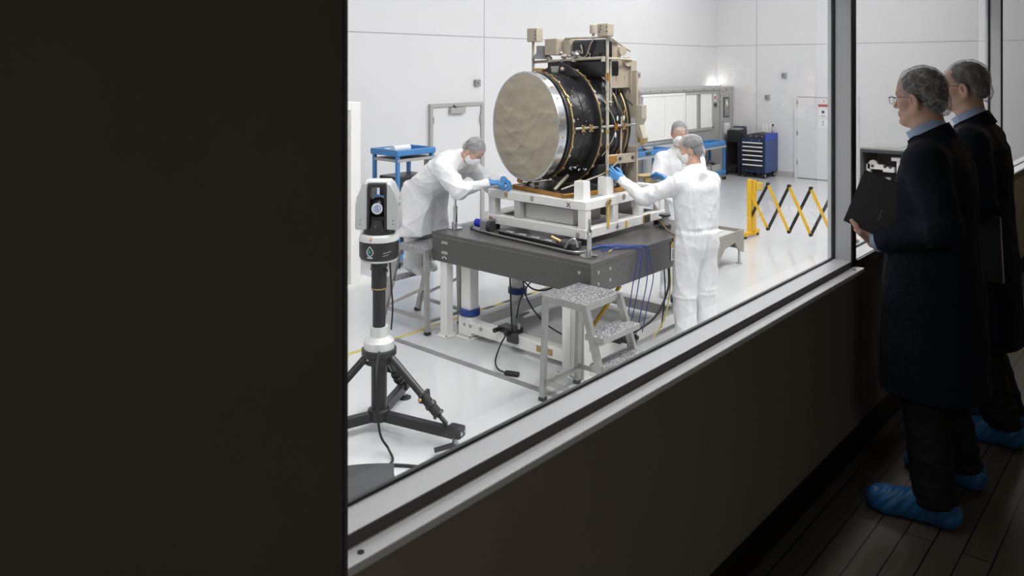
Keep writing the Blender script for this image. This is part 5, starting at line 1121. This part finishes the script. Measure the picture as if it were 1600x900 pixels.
# ---- hand: wrist at p, D = finger direction, N = out of the palm, side +1 left hand / -1 right hand
FING = [(0.026, (0.040, 0.025, 0.021), 0.0088), (0.009, (0.045, 0.029, 0.022), 0.0092), (-0.009, (0.042, 0.027, 0.022), 0.0088), (-0.025, (0.034, 0.020, 0.019), 0.0078)]
def hand(f, p, D, N, side, curl=(25, 30, 20), spread=4, thumb=None, grow=0.0, sc=1.0, k=0.007):
    p = np.array(p, float); D = np.array(D, float); D /= np.linalg.norm(D); N = np.array(N, float); N = N-D*(N@D); N /= np.linalg.norm(N)
    X = np.cross(D, -N)*side        # towards the thumb (left palm down: thumb on +X)
    P = lambda x, y, z=0: p+sc*(X*x+D*y-N*z)
    for i, (x, L, r) in enumerate(FING):
        f.cap(P(x*0.55, 0.005), P(x, 0.085-0.006*abs(i-1)), 0.015*sc+grow, (r+0.003)*sc+grow, 0.010)
    f.ell(P(0, 0.045), V3(0.034, 0.045, 0.016)*sc+grow, 0.010, np.array([X, D, -N]).T)
    tips = []
    for i, (x, L, r) in enumerate(FING):
        q = P(x, 0.085-0.006*abs(i-1)); a = 0.0; sp = math.radians(spread*(1.2-i))
        cu = curl[i] if isinstance(curl[0], (tuple, list)) else curl
        for j, l in enumerate(L):
            a += math.radians(cu[j]); d = (D*math.cos(sp)+X*math.sin(sp))*math.cos(a)+N*math.sin(a)
            q2 = q+d*l*sc; f.cap(q, q2, r*(1-0.10*j)*sc+grow, r*(0.92-0.12*j)*sc+grow, k*0.6); q = q2
        tips.append(q)
    th = thumb if thumb is not None else [P(0.026, 0.018, -0.006), P(0.047, 0.046, -0.014), P(0.056, 0.074, -0.018), P(0.058, 0.098, -0.022)]
    for j in range(3): f.cap(th[j], th[j+1], (0.0145, 0.0115, 0.0098)[j]*sc+grow, (0.0115, 0.0100, 0.0085)[j]*sc+grow, k)
    return tips, th
def figure(f, J, rs=1.0, extra=0.0, hands=None):
    """one continuous body from its joints"""
    c = lambda a, b, ra, rb, k=0.03: f.cap(J[a], J[b], ra*rs+extra, rb*rs+extra, k)
    for s in (-1, 1):
        off = (np.array(J['shR'])-np.array(J['shL']))*0.26*s
        sp = np.array(J['chest'])-np.array(J['hip']); sp /= np.linalg.norm(sp)
        f.cap(np.array(J['hip'])+off*0.7, np.array(J['chest'])+off*0.7-sp*0.08, 0.080+extra, 0.080+extra, 0.05)
    c('neck0', 'neck1', 0.060, 0.055, 0.02)
    f.cap(J['shL'], J['neck0'], 0.040+extra, 0.050+extra, 0.03); f.cap(J['shR'], J['neck0'], 0.040+extra, 0.050+extra, 0.03)
    for s in 'LR':
        c('sh'+s, 'el'+s, 0.046, 0.040); c('el'+s, 'wr'+s, 0.043, 0.029)
        c('hip'+s, 'kn'+s, 0.078, 0.054); c('kn'+s, 'an'+s, 0.055, 0.040)
        f.cap(J['an'+s], J['toe'+s], 0.040, 0.032, 0.03)
def shoe_cover(root, heel, toe, seed):
    heel, toe = np.array(heel, float), np.array(toe, float); d = (toe-heel); L = np.linalg.norm(d); d /= L; s = V3(-d[1], d[0], 0)
    lo, hi = bounds([heel, toe, heel+V3(0, 0, 0.16)], 0.10); f = Field(lo, hi, 0.005)
    P = lambda y, x=0, z=0: heel+d*y+s*x+V3(0, 0, z)
    f.cap(P(0.045, 0, 0.045), P(L-0.055, 0, 0.030), 0.050, 0.052, 0.03); f.cap(P(0.04, 0, 0.05), P(0.08, 0, 0.105), 0.052, 0.060, 0.03)
    f.cap(P(L-0.08, 0.012, 0.03), P(L-0.055, -0.012, 0.03), 0.050, 0.050, 0.02); f.cap(P(0.08, 0, 0.085), P(L-0.10, 0, 0.045), 0.045, 0.045, 0.03)
    f.clip((0, 0, 1), 0.003, 0.01); f.clip((-d[0]*0.12, -d[1]*0.12, -1), -0.150-0.12*(heel@d), 0.008)
    def pl(Q):
        r = Q-heel; return 0.0035*np.sin((r@d)*150+8*np.sin((r@s)*30+seed)+60*r[:, 2])*np.clip((r[:, 2]-0.012)*30, 0, 1)
    return f.mesh('shoe_cover', 'shoe_cover', root, pl)
def trousers(root, J, m, amp=0.004, hem=0.085, wide=0.0, nm='trousers', top=None):
    pts = [J[k] for k in ('hip', 'hipL', 'hipR', 'knL', 'knR', 'anL', 'anR')]; lo, hi = bounds(pts, 0.24); f = Field(lo, hi, 0.008)
    for s in 'LR':
        f.cap(J['hip'+s], J['kn'+s], 0.085, 0.085+wide, 0.02); f.cap(J['kn'+s], J['an'+s], 0.088+wide, 0.080+wide, 0.02)
    f.cap(J['hipL'], J['hipR'], 0.09, 0.09, 0.05)
    if top: f.clip((0, 0, -1), -top, 0.01)
    f.clip((0, 0, 1), min(J['anL'][2], J['anR'][2])-0.02 if hem is None else hem, 0.01)
    return f.mesh(nm, m, root, folds(amp, 20, 9, (1, 1, 1.6)))
def collar(root, c, r, h, tilt, m, nm, thick=0.006, gap=0.35):
    """standing collar band with an opening at the front and pointed ends"""
    b = B(); rows = []; n = 40; Rm = rotm(tilt)
    for i in range(n+1):
        a = math.pi/2+gap+(2*math.pi-2*gap)*i/n; e = min(i, n-i)/n
        hh = h*(0.72 if e < 0.02 else 1.0); col = []
        for rr, z in ((r+thick, -h*0.5), (r+thick*0.6, hh), (r-thick*0.4, hh), (r-thick, -h*0.5)):
            col.append(b.bm.verts.new(c+Rm @ V3(rr*math.cos(a), rr*1.05*math.sin(a), z)))
        rows.append(col)
    for p, q in zip(rows[:-1], rows[1:]):
        for k in range(4): b.bm.faces.new((p[k], p[(k+1) % 4], q[(k+1) % 4], q[k]))
    b.bm.faces.new(rows[0][::-1]); b.bm.faces.new(rows[-1])
    return b.obj(nm, m, root, True, 50)
def cuff(root, wr, d, r, ln, m, nm='shirt_cuff'):
    wr = np.array(wr, float); d = np.array(d, float)/np.linalg.norm(d)
    return B().rings([(wr-d*ln, r*1.02), (wr, r*1.03), (wr+d*0.002, r*0.98), (wr-d*0.002, r*0.85)], 24, True).obj(nm, m, root, True, 60)

# ---------------------------------------------------------------- the two visitors in the gallery
def visitor(loc, rotz, label, J, headc, headR, sc, coat_rows, sleeve, feet, net, netline, droop, hair, hairline, handL=None, handR=None, seed=0):
    t = thing('person', label, 'person', loc, rotz, 'people watching in the gallery')
    pts = list(J.values())+[headc+V3(0, 0, 0.15)]
    lo, hi = bounds(pts, 0.16); lo[2] = 0.0; f = Field(lo, hi, 0.0045)
    figure(f, J); T = head_skin(f, headc, headR, sc)
    f.cap(J['neck1'], T(0, -0.02, -0.04), 0.056, 0.058, 0.03); f.cap(T(0, 0.045, -0.105), J['neck1']+V3(0, 0.02, 0), 0.020, 0.038, 0.03)
    if handL: th = hand(f, J['wrL'], side=1, **handL)[1]
    if handR: hand(f, J['wrR'], side=-1, **handR)
    f.mesh('body', 'skin', t)
    if handL:
        d = (th[3]-th[2]); d /= np.linalg.norm(d)
        B().sphere(th[3]-d*0.001+handL['nail']*0.0062, 0.0062, 8, (1, 1, 1)).obj('thumb_nail', 'skin', t, True) if 'nail' in handL else None
    head_extras(t, headc, headR, sc, T, hair, hairline, net, netline, droop, 0.0045, True, True, False)
    # coat with sleeves, one garment
    lo, hi = bounds([J['shL'], J['shR'], J['elL'], J['elR'], J['wrL'], J['wrR'], J['hip']], 0.30); lo[2] = coat_rows[0][0]-0.05
    f = Field(lo, hi, 0.0065); f.loft(coat_rows, 0.03)
    for s in 'LR':
        w_ = np.array(J['wr'+s])-0.062*(np.array(J['wr'+s])-np.array(J['el'+s]))/np.linalg.norm(np.array(J['wr'+s])-np.array(J['el'+s]))
        f.cap(J['sh'+s], J['el'+s], sleeve[0], sleeve[1], 0.025); f.cap(J['el'+s], w_, sleeve[1], sleeve[2], 0.02)
    for s in 'LR': f.cap(J['sh'+s], np.array(J['neck0'])-V3(0, 0, 0.02), 0.078, 0.082, 0.03)
    fold1 = folds(0.0045, 11, seed, (1, 1, 0.35)); fold2 = folds(0.006, 24, seed+3, (1, 1, 1))
    eL, eR = np.array(J['elL']), np.array(J['elR'])
    def dsp(P):
        w_ = np.exp(-((P-eL)**2).sum(1)/0.022)+np.exp(-((P-eR)**2).sum(1)/0.022)
        seam = -0.004*np.exp(-((P[:, 0])/0.006)**2)*(P[:, 1] < 0)
        return fold1(P)+fold2(P)*np.clip(w_, 0, 1)+seam
    f.mesh('lab_coat', 'navy', t, dsp)
    nk = np.array(J['neck0'])
    collar(t, nk+V3(0, 0.012, 0.040), 0.070, 0.050, -30, 'shirt', 'shirt_collar', 0.006, 0.25)
    collar(t, nk+V3(0, 0.0, 0.012), 0.083, 0.046, -30, 'navy', 'coat_collar', 0.009, 0.55)
    trousers(t, J, 'charcoal', 0.004, 0.075, top=0.60)
    for (h_, t_), sd in zip(feet, (1, 4)): shoe_cover(t, h_, t_, sd)
    return t
J1 = dict(hip=V3(0, -0.01, 0.93), chest=V3(0, 0.0, 1.40), neck0=V3(0, 0.005, 1.475), neck1=V3(0, 0.025, 1.56),
          shL=V3(-0.185, -0.01, 1.415), elL=V3(-0.235, -0.085, 1.165), wrL=V3(-0.19, 0.165, 1.085), shR=V3(0.185, -0.01, 1.415), elR=V3(0.24, -0.03, 1.15), wrR=V3(0.12, 0.19, 1.08),
          hipL=V3(-0.09, 0, 0.90), knL=V3(-0.115, 0.015, 0.50), anL=V3(-0.19, -0.045, 0.09), toeL=V3(-0.222, 0.14, 0.045),
          hipR=V3(0.09, 0, 0.90), knR=V3(0.115, 0.01, 0.50), anR=V3(0.195, -0.06, 0.09), toeR=V3(0.235, 0.12, 0.045))
rows1 = [(0.465, 0, 0.0, 0.226, 0.206), (0.62, 0, 0.0, 0.222, 0.202), (0.85, 0, 0.005, 0.212, 0.190), (1.0, 0, 0.01, 0.206, 0.178), (1.15, 0, 0.005, 0.205, 0.165), (1.30, 0, -0.005, 0.212, 0.152), (1.39, 0, -0.01, 0.20, 0.136), (1.45, 0, -0.008, 0.15, 0.108), (1.50, 0, -0.002, 0.098, 0.088), (1.515, 0, 0.0, 0.082, 0.080)]
# book (its own thing) held in the left hand: plane facing the viewer, lower far corner at bo
P1 = V3(3.64, 0.86, GZ)
bo = V3(3.452, 1.165, 1.797); bv = V3(0.10, -0.34, 0.935); bv /= np.linalg.norm(bv); bh = V3(0.05, -0.90, -0.42); bh -= bv*(bh@bv); bh /= np.linalg.norm(bh); bn = np.cross(bv, bh)
if bn[0] > 0: bn = -bn                    # outward, to the viewer's side
W1 = lambda p: np.array(p)-P1            # world -> local of the first visitor (no turn)
thumb = [W1(bo+bh*0.108-bv*0.030-bn*0.014), W1(bo+bh*0.078-bv*0.014+bn*0.014), W1(bo+bh*0.052+bv*0.006+bn*0.0145), W1(bo+bh*0.030+bv*0.017+bn*0.0125)]
J1['wrL'] = W1(bo+bh*0.130-bv*0.034-bn*0.046)
hL = dict(p=None, D=-bh*0.80+bv*0.12-bn*0.40, N=bv*0.95-bn*0.1, curl=(42, 48, 30), spread=2, thumb=thumb)
hL.pop('p')
v1 = visitor(tuple(P1), 0, 'person in navy coat and white hairnet holding a black notebook at the window', J1, V3(0.005, 0.055, 1.668), rotm(-3, 0, -11), 0.95, rows1, (0.085, 0.070, 0.056),
        [(V3(-0.186, -0.125, 0), V3(-0.226, 0.205, 0)), (V3(0.19, -0.14, 0), V3(0.235, 0.18, 0))], 'net', (-0.020, 0.62), True, 'hair_brown', (0.0, 0.85), hL, dict(D=V3(-0.5, 0.8, -0.1), N=V3(0, 0, 1), curl=(30, 40, 30)), 1)
el1 = J1['elL']; cuff(v1, J1['wrL']-0.016*(J1['wrL']-el1)/np.linalg.norm(J1['wrL']-el1), J1['wrL']-el1, 0.046, 0.065, 'shirt')
nb = thing('notebook', 'black hardback notebook in the hand of the nearer visitor', 'notebook', tuple(bo))
def bookbox(u0, u1, v0, v1, n0, n1, nm, m, par, bev=0.0):
    R = Matrix((tuple(bh), tuple(bv), tuple(bn))).transposed().to_4x4()
    return B().box((u0, v0, n0), (u1, v1, n1), bev, T=R).obj(nm, m, par)
bookbox(0, 0.30, 0, 0.235, 0.000, 0.0028, 'cover', 'book_black', nb, 0.001)
bookbox(0, 0.30, 0, 0.235, -0.018, -0.0155, 'cover', 'book_black', nb, 0.001)
bookbox(0.006, 0.296, 0.004, 0.230, -0.0155, 0.000, 'pages', 'paper', nb)
bookbox(-0.002, 0.001, 0, 0.235, -0.018, 0.0028, 'spine', 'book_black', nb)
for k in range(9):
    bookbox(0.118, 0.1215, 0.062+0.0052*k, 0.062+0.0052*k+(0.0030 if k not in (2, 6) else 0.0008), 0.0028, 0.0031, 'gilt_letter', 'gold', nb)
bookbox(0.127, 0.129, 0.080, 0.083, 0.0028, 0.0031, 'gilt_letter', 'gold', nb)

J2 = dict(J1)
P2 = V3(4.43, 0.86, GZ)
J2.update(elL=V3(-0.225, -0.06, 1.155), wrL=V3(-0.185, 0.12, 1.02), elR=V3(0.24, -0.03, 1.15), wrR=V3(0.15, 0.18, 1.05),
          hip=V3(0, -0.01, 0.95), chest=V3(0, 0, 1.42), neck0=V3(0, 0.005, 1.495), neck1=V3(0, 0.025, 1.58), shL=V3(-0.185, -0.01, 1.435), shR=V3(0.185, -0.01, 1.435),
          hipL=V3(-0.09, 0, 0.92), knL=V3(-0.08, 0.0, 0.51), anL=V3(-0.04, -0.12, 0.09), toeL=V3(-0.075, 0.06, 0.045), knR=V3(0.14, 0.03, 0.51), anR=V3(0.17, -0.10, 0.09), toeR=V3(0.25, 0.05, 0.045))
rows2 = [(z+(0.02 if z > 0.6 else -0.0), a, b_, c*0.99, d*0.97) for z, a, b_, c, d in rows1]
v2 = visitor(tuple(P2), 0, 'person in navy coat with grey hair and folder, farther right in the gallery', J2, V3(0.0, 0.050, 1.700), rotm(-1, 0, 2), 0.95, rows2, (0.085, 0.070, 0.056),
        [(V3(-0.04, -0.20, 0), V3(-0.095, 0.13, 0)), (V3(0.16, -0.17, 0), V3(0.275, 0.12, 0))], 'net_fine', (-0.030, 0.55), True, 'hair_grey', (0.0, 0.70), dict(D=V3(0.1, 0.75, -0.6), N=V3(0.9, -0.1, 0.3), curl=(35, 45, 30)), dict(D=V3(-0.5, 0.8, -0.1), N=V3(0, 0, 1), curl=(30, 40, 30)), 5)
fo = thing('folder', 'dark folder with pale edge under the arm of the farther visitor', 'folder', (4.215, 0.84, GZ+0.80), 0)
fo.rotation_euler = (math.radians(-3), math.radians(4), math.radians(4))
B().box((-0.012, -0.13, 0), (-0.009, 0.11, 0.30)).obj('cover', 'book_black', fo)
B().box((0.006, -0.13, 0), (0.009, 0.11, 0.30)).obj('cover', 'book_black', fo)
B().box((-0.0115, -0.134, 0.0), (0.0085, 0.105, 0.30)).obj('paper_block', 'folder_edge', fo)

# ---------------------------------------------------------------- clean room workers
def worker(loc, rotz, label, J, headc, headR, sc, hands, build, hair, seed, netline=(-0.015, 0.75), eyes=True, mask=True):
    t = thing('person', label, 'person', loc, rotz, 'workers in white around the telescope')
    pts = list(J.values())+[headc+V3(0, 0, 0.15)]; lo, hi = bounds(pts, 0.15); lo[2] = 0
    f = Field(lo, hi, 0.006); figure(f, J); T = head_skin(f, headc, headR, sc)
    f.cap(J['neck1'], T(0, -0.02, -0.04), 0.054, 0.058, 0.03)
    for s, sd in (('L', 1), ('R', -1)):
        if s in hands: hand(f, J['wr'+s], side=sd, **hands[s])
    f.mesh('body', 'skin', t)
    head_extras(t, headc, headR, sc, T, hair, (0.0, 0.9), 'net_white', netline, True, 0.005, eyes, False, mask)
    for s, sd in (('L', 1), ('R', -1)):
        if s not in hands: continue
        p = np.array(J['wr'+s]); g = Field(p-0.23, p+0.23, 0.0035)
        e = np.array(J['el'+s]); d = (e-p)/np.linalg.norm(e-p)
        hand(g, p, side=sd, grow=0.0025, **hands[s]); g.cap(p+d*0.05, p-d*0.005, 0.037, 0.033, 0.012)
        g.mesh('glove', 'glove', t, folds(0.0012, 90, 2))
    build(t, J)
    return t
def sleeves(f, J, r=(0.088, 0.074, 0.050), short=0.02):
    for s in 'LR':
        e, w_ = np.array(J['el'+s]), np.array(J['wr'+s]); w_ = w_+(e-w_)/np.linalg.norm(e-w_)*short
        f.cap(J['sh'+s], e, r[0], r[1], 0.03); f.cap(e, w_, r[1], r[2], 0.025); f.cap(w_, w_+(w_-e)*0.02, r[2]*0.85, r[2]*0.8, 0.008)
def coverall(seed):
    def go(t, J):
        lo, hi = bounds(list(J.values()), 0.18); lo[2] = 0; hi[2] = J['neck1'][2]+0.03; f = Field(lo, hi, 0.007)
        ch, hp = np.array(J['chest']), np.array(J['hip']); off = (np.array(J['shR'])-np.array(J['shL']))
        for s in (-1, 1):
            f.cap(hp+off*0.20*s+V3(0, 0, 0.06), ch+off*0.24*s-V3(0, 0, 0.05), 0.128, 0.132, 0.06)
            f.cap(hp+off*0.18*s-V3(0, 0, 0.04), hp+off*0.18*s+V3(0, 0, 0.04), 0.140, 0.135, 0.04)
        for s in 'LR':
            f.cap(J['sh'+s], J['neck0'], 0.075, 0.085, 0.04)
            f.cap(J['hip'+s], J['kn'+s], 0.128, 0.110, 0.02); f.cap(J['kn'+s], J['an'+s], 0.110, 0.095, 0.02); f.cap(J['an'+s], J['toe'+s], 0.075, 0.05, 0.02)
        f.cap(J['neck0'], J['neck0']+V3(0, 0.004, 0.05), 0.085, 0.072, 0.02)
        sleeves(f, J); f.clip((0, 0, 1), 0.004, 0.01)
        big = folds(0.013, 8, seed, (1, 1, 0.45)); fine = folds(0.0045, 15, seed+1, (1.2, 1.2, 0.6)); wz = hp[2]+0.09; c0 = (hp+ch)/2
        fx = np.array(J['shL'])-np.array(J['shR']); fx /= np.linalg.norm(fx)
        def dsp(P):
            near = ((P-c0)@fx); torso = np.exp(-(near/0.22)**4)
            belt = -0.012*np.exp(-((P[:, 2]-wz)/0.018)**2)*torso+0.004*np.sin(near*120)*np.exp(-((P[:, 2]-wz)/0.05)**2)*torso
            seam = 0.004*np.exp(-(near/0.006)**2)*(P[:, 2] > 0.5)+0.006*np.exp(-((P[:, 2]-0.50)/0.010)**2)*(near < 5)
            return big(P)+fine(P)+belt+seam
        f.mesh('coverall', 'suit', t, dsp)
    return go
# front worker, seen from behind
Jf = dict(hip=V3(0, -0.01, 0.98), chest=V3(0, 0.0, 1.45), neck0=V3(0, 0.01, 1.535), neck1=V3(0, 0.03, 1.62),
          shL=V3(-0.185, 0.02, 1.46), elL=V3(-0.375, 0.26, 1.32), wrL=V3(-0.405, 0.50, 1.45), shR=V3(0.185, 0.02, 1.46), elR=V3(0.20, 0.27, 1.26), wrR=V3(0.09, 0.47, 1.42),
          hipL=V3(-0.095, 0, 0.93), knL=V3(-0.11, 0.02, 0.52), anL=V3(-0.12, -0.02, 0.09), toeL=V3(-0.13, 0.14, 0.05), hipR=V3(0.095, 0, 0.93), knR=V3(0.11, 0.02, 0.52), anR=V3(0.12, -0.02, 0.09), toeR=V3(0.14, 0.14, 0.05))
worker((6.14, 3.31, 0), -18, 'person in white coverall seen from behind, reaching to the telescope', Jf, V3(-0.01, 0.055, 1.735), rotm(-8, 0, 38), 0.95,
       {'L': dict(D=V3(-0.42, 0.50, 0.40), N=V3(0.75, 0.6, -0.10), curl=(14, 18, 12), spread=7), 'R': dict(D=V3(-0.1, 0.8, 0.2), N=V3(-0.6, 0.4, -0.3), curl=(20, 25, 15))}, coverall(11), 'hair_dark', 11)
# masked worker facing the camera, behind the table
Jm = dict(hip=V3(0, -0.01, 0.98), chest=V3(0, 0.0, 1.45), neck0=V3(0, 0.01, 1.535), neck1=V3(0, 0.03, 1.62),
          shL=V3(-0.185, 0.02, 1.46), elL=V3(-0.24, 0.12, 1.20), wrL=V3(-0.12, 0.34, 1.26), shR=V3(0.185, 0.02, 1.46), elR=V3(0.245, 0.17, 1.22), wrR=V3(0.20, 0.42, 1.30),
          hipL=V3(-0.095, 0, 0.93), knL=V3(-0.11, 0.02, 0.52), anL=V3(-0.12, -0.02, 0.09), toeL=V3(-0.13, 0.14, 0.05), hipR=V3(0.095, 0, 0.93), knR=V3(0.11, 0.02, 0.52), anR=V3(0.12, -0.02, 0.09), toeR=V3(0.14, 0.14, 0.05))
worker((7.56, 4.27, 0), 118, 'person in white suit and face mask facing the telescope from behind it', Jm, V3(0.0, 0.055, 1.738), rotm(-14, 0, 0), 1.0,
       {'L': dict(D=V3(0.1, 0.8, 0.2), N=V3(0.5, 0.2, -0.6), curl=(25, 30, 20)), 'R': dict(D=V3(-0.1, 0.8, 0.15), N=V3(-0.4, 0.2, -0.7), curl=(20, 30, 20))}, coverall(21), 'hair_dark', 21)
# bending worker at the left, standing on the stool step; local +Y = towards the table (world -Y)
Jb = dict(hip=V3(0, 0.07, 0.73), chest=V3(0, 0.50, 1.10), neck0=V3(0.0, 0.585, 1.155), neck1=V3(0.0, 0.66, 1.195),
          shL=V3(-0.185, 0.52, 1.08), elL=V3(-0.26, 0.72, 0.92), wrL=V3(-0.19, 0.95, 0.985), shR=V3(0.18, 0.52, 1.10), elR=V3(0.19, 0.75, 0.90), wrR=V3(0.00, 0.95, 0.975),
          hipL=V3(-0.09, 0.07, 0.70), knL=V3(-0.10, 0.03, 0.38), anL=V3(-0.09, 0.0, 0.08), toeL=V3(-0.09, 0.10, 0.04), hipR=V3(0.09, 0.07, 0.70), knR=V3(0.10, 0.03, 0.38), anR=V3(0.09, 0.0, 0.08), toeR=V3(0.09, 0.10, 0.04))
def bent(t, J):
    lo, hi = bounds(list(J.values()), 0.30); lo[2] = 0.30; f = Field(lo, hi, 0.007); hp, ch = np.array(J['hip']), np.array(J['chest'])
    for s in (-1, 1):
        x = V3(0.082*s, 0, 0)
        f.cap(hp+x+V3(0, -0.02, 0.06), ch+x+V3(0, -0.01, 0.005), 0.148, 0.145, 0.06)
        f.cap(hp+x*1.1+V3(0, -0.03, 0.05), V3(0.115*s, 0.02, 0.42), 0.150, 0.165, 0.05); f.cap(hp+x*1.1+V3(0, 0.08, 0.0), V3(0.10*s, 0.10, 0.42), 0.12, 0.13, 0.05)
    for s in 'LR': f.cap(J['sh'+s], J['neck0'], 0.08, 0.085, 0.04)
    f.cap(J['neck0'], np.array(J['neck0'])+V3(0, 0.045, 0.022), 0.085, 0.070, 0.02)
    sleeves(f, J, (0.092, 0.080, 0.050)); f.clip((0, -0.12, 1), 0.375, 0.006)
    big = folds(0.015, 8, 31, (1, 0.6, 0.6)); fine = folds(0.005, 15, 33, (1.2, 0.7, 0.7))
    f.mesh('lab_coat', 'suit', t, lambda P: big(P)+fine(P))
    trousers(t, J, 'suit', 0.005, 0.05, 0.01)
    for s in 'LR':
        f = Field(np.array(J['an'+s])-0.2, np.array(J['toe'+s])+0.2, 0.006); f.cap(J['an'+s], J['toe'+s], 0.068, 0.048, 0.02); f.clip((0, 0, 1), 0.003, 0.01); f.mesh('boot_cover', 'suit', t)
worker((5.27, 5.88, 0.42), 180, 'person in white coat bending over the left side of the granite table', Jb, V3(0.02, 0.77, 1.255), rotm(-48, 0, 6), 0.95,
       {'L': dict(D=V3(0.10, 0.62, -0.15), N=V3(0.4, 0.1, -0.8), curl=(30, 35, 25)), 'R': dict(D=V3(-0.45, 0.62, 0.02), N=V3(-0.3, 0.2, -0.85), curl=(28, 38, 28))}, bent, 'hair_grey', 31, netline=(-0.02, 0.8))
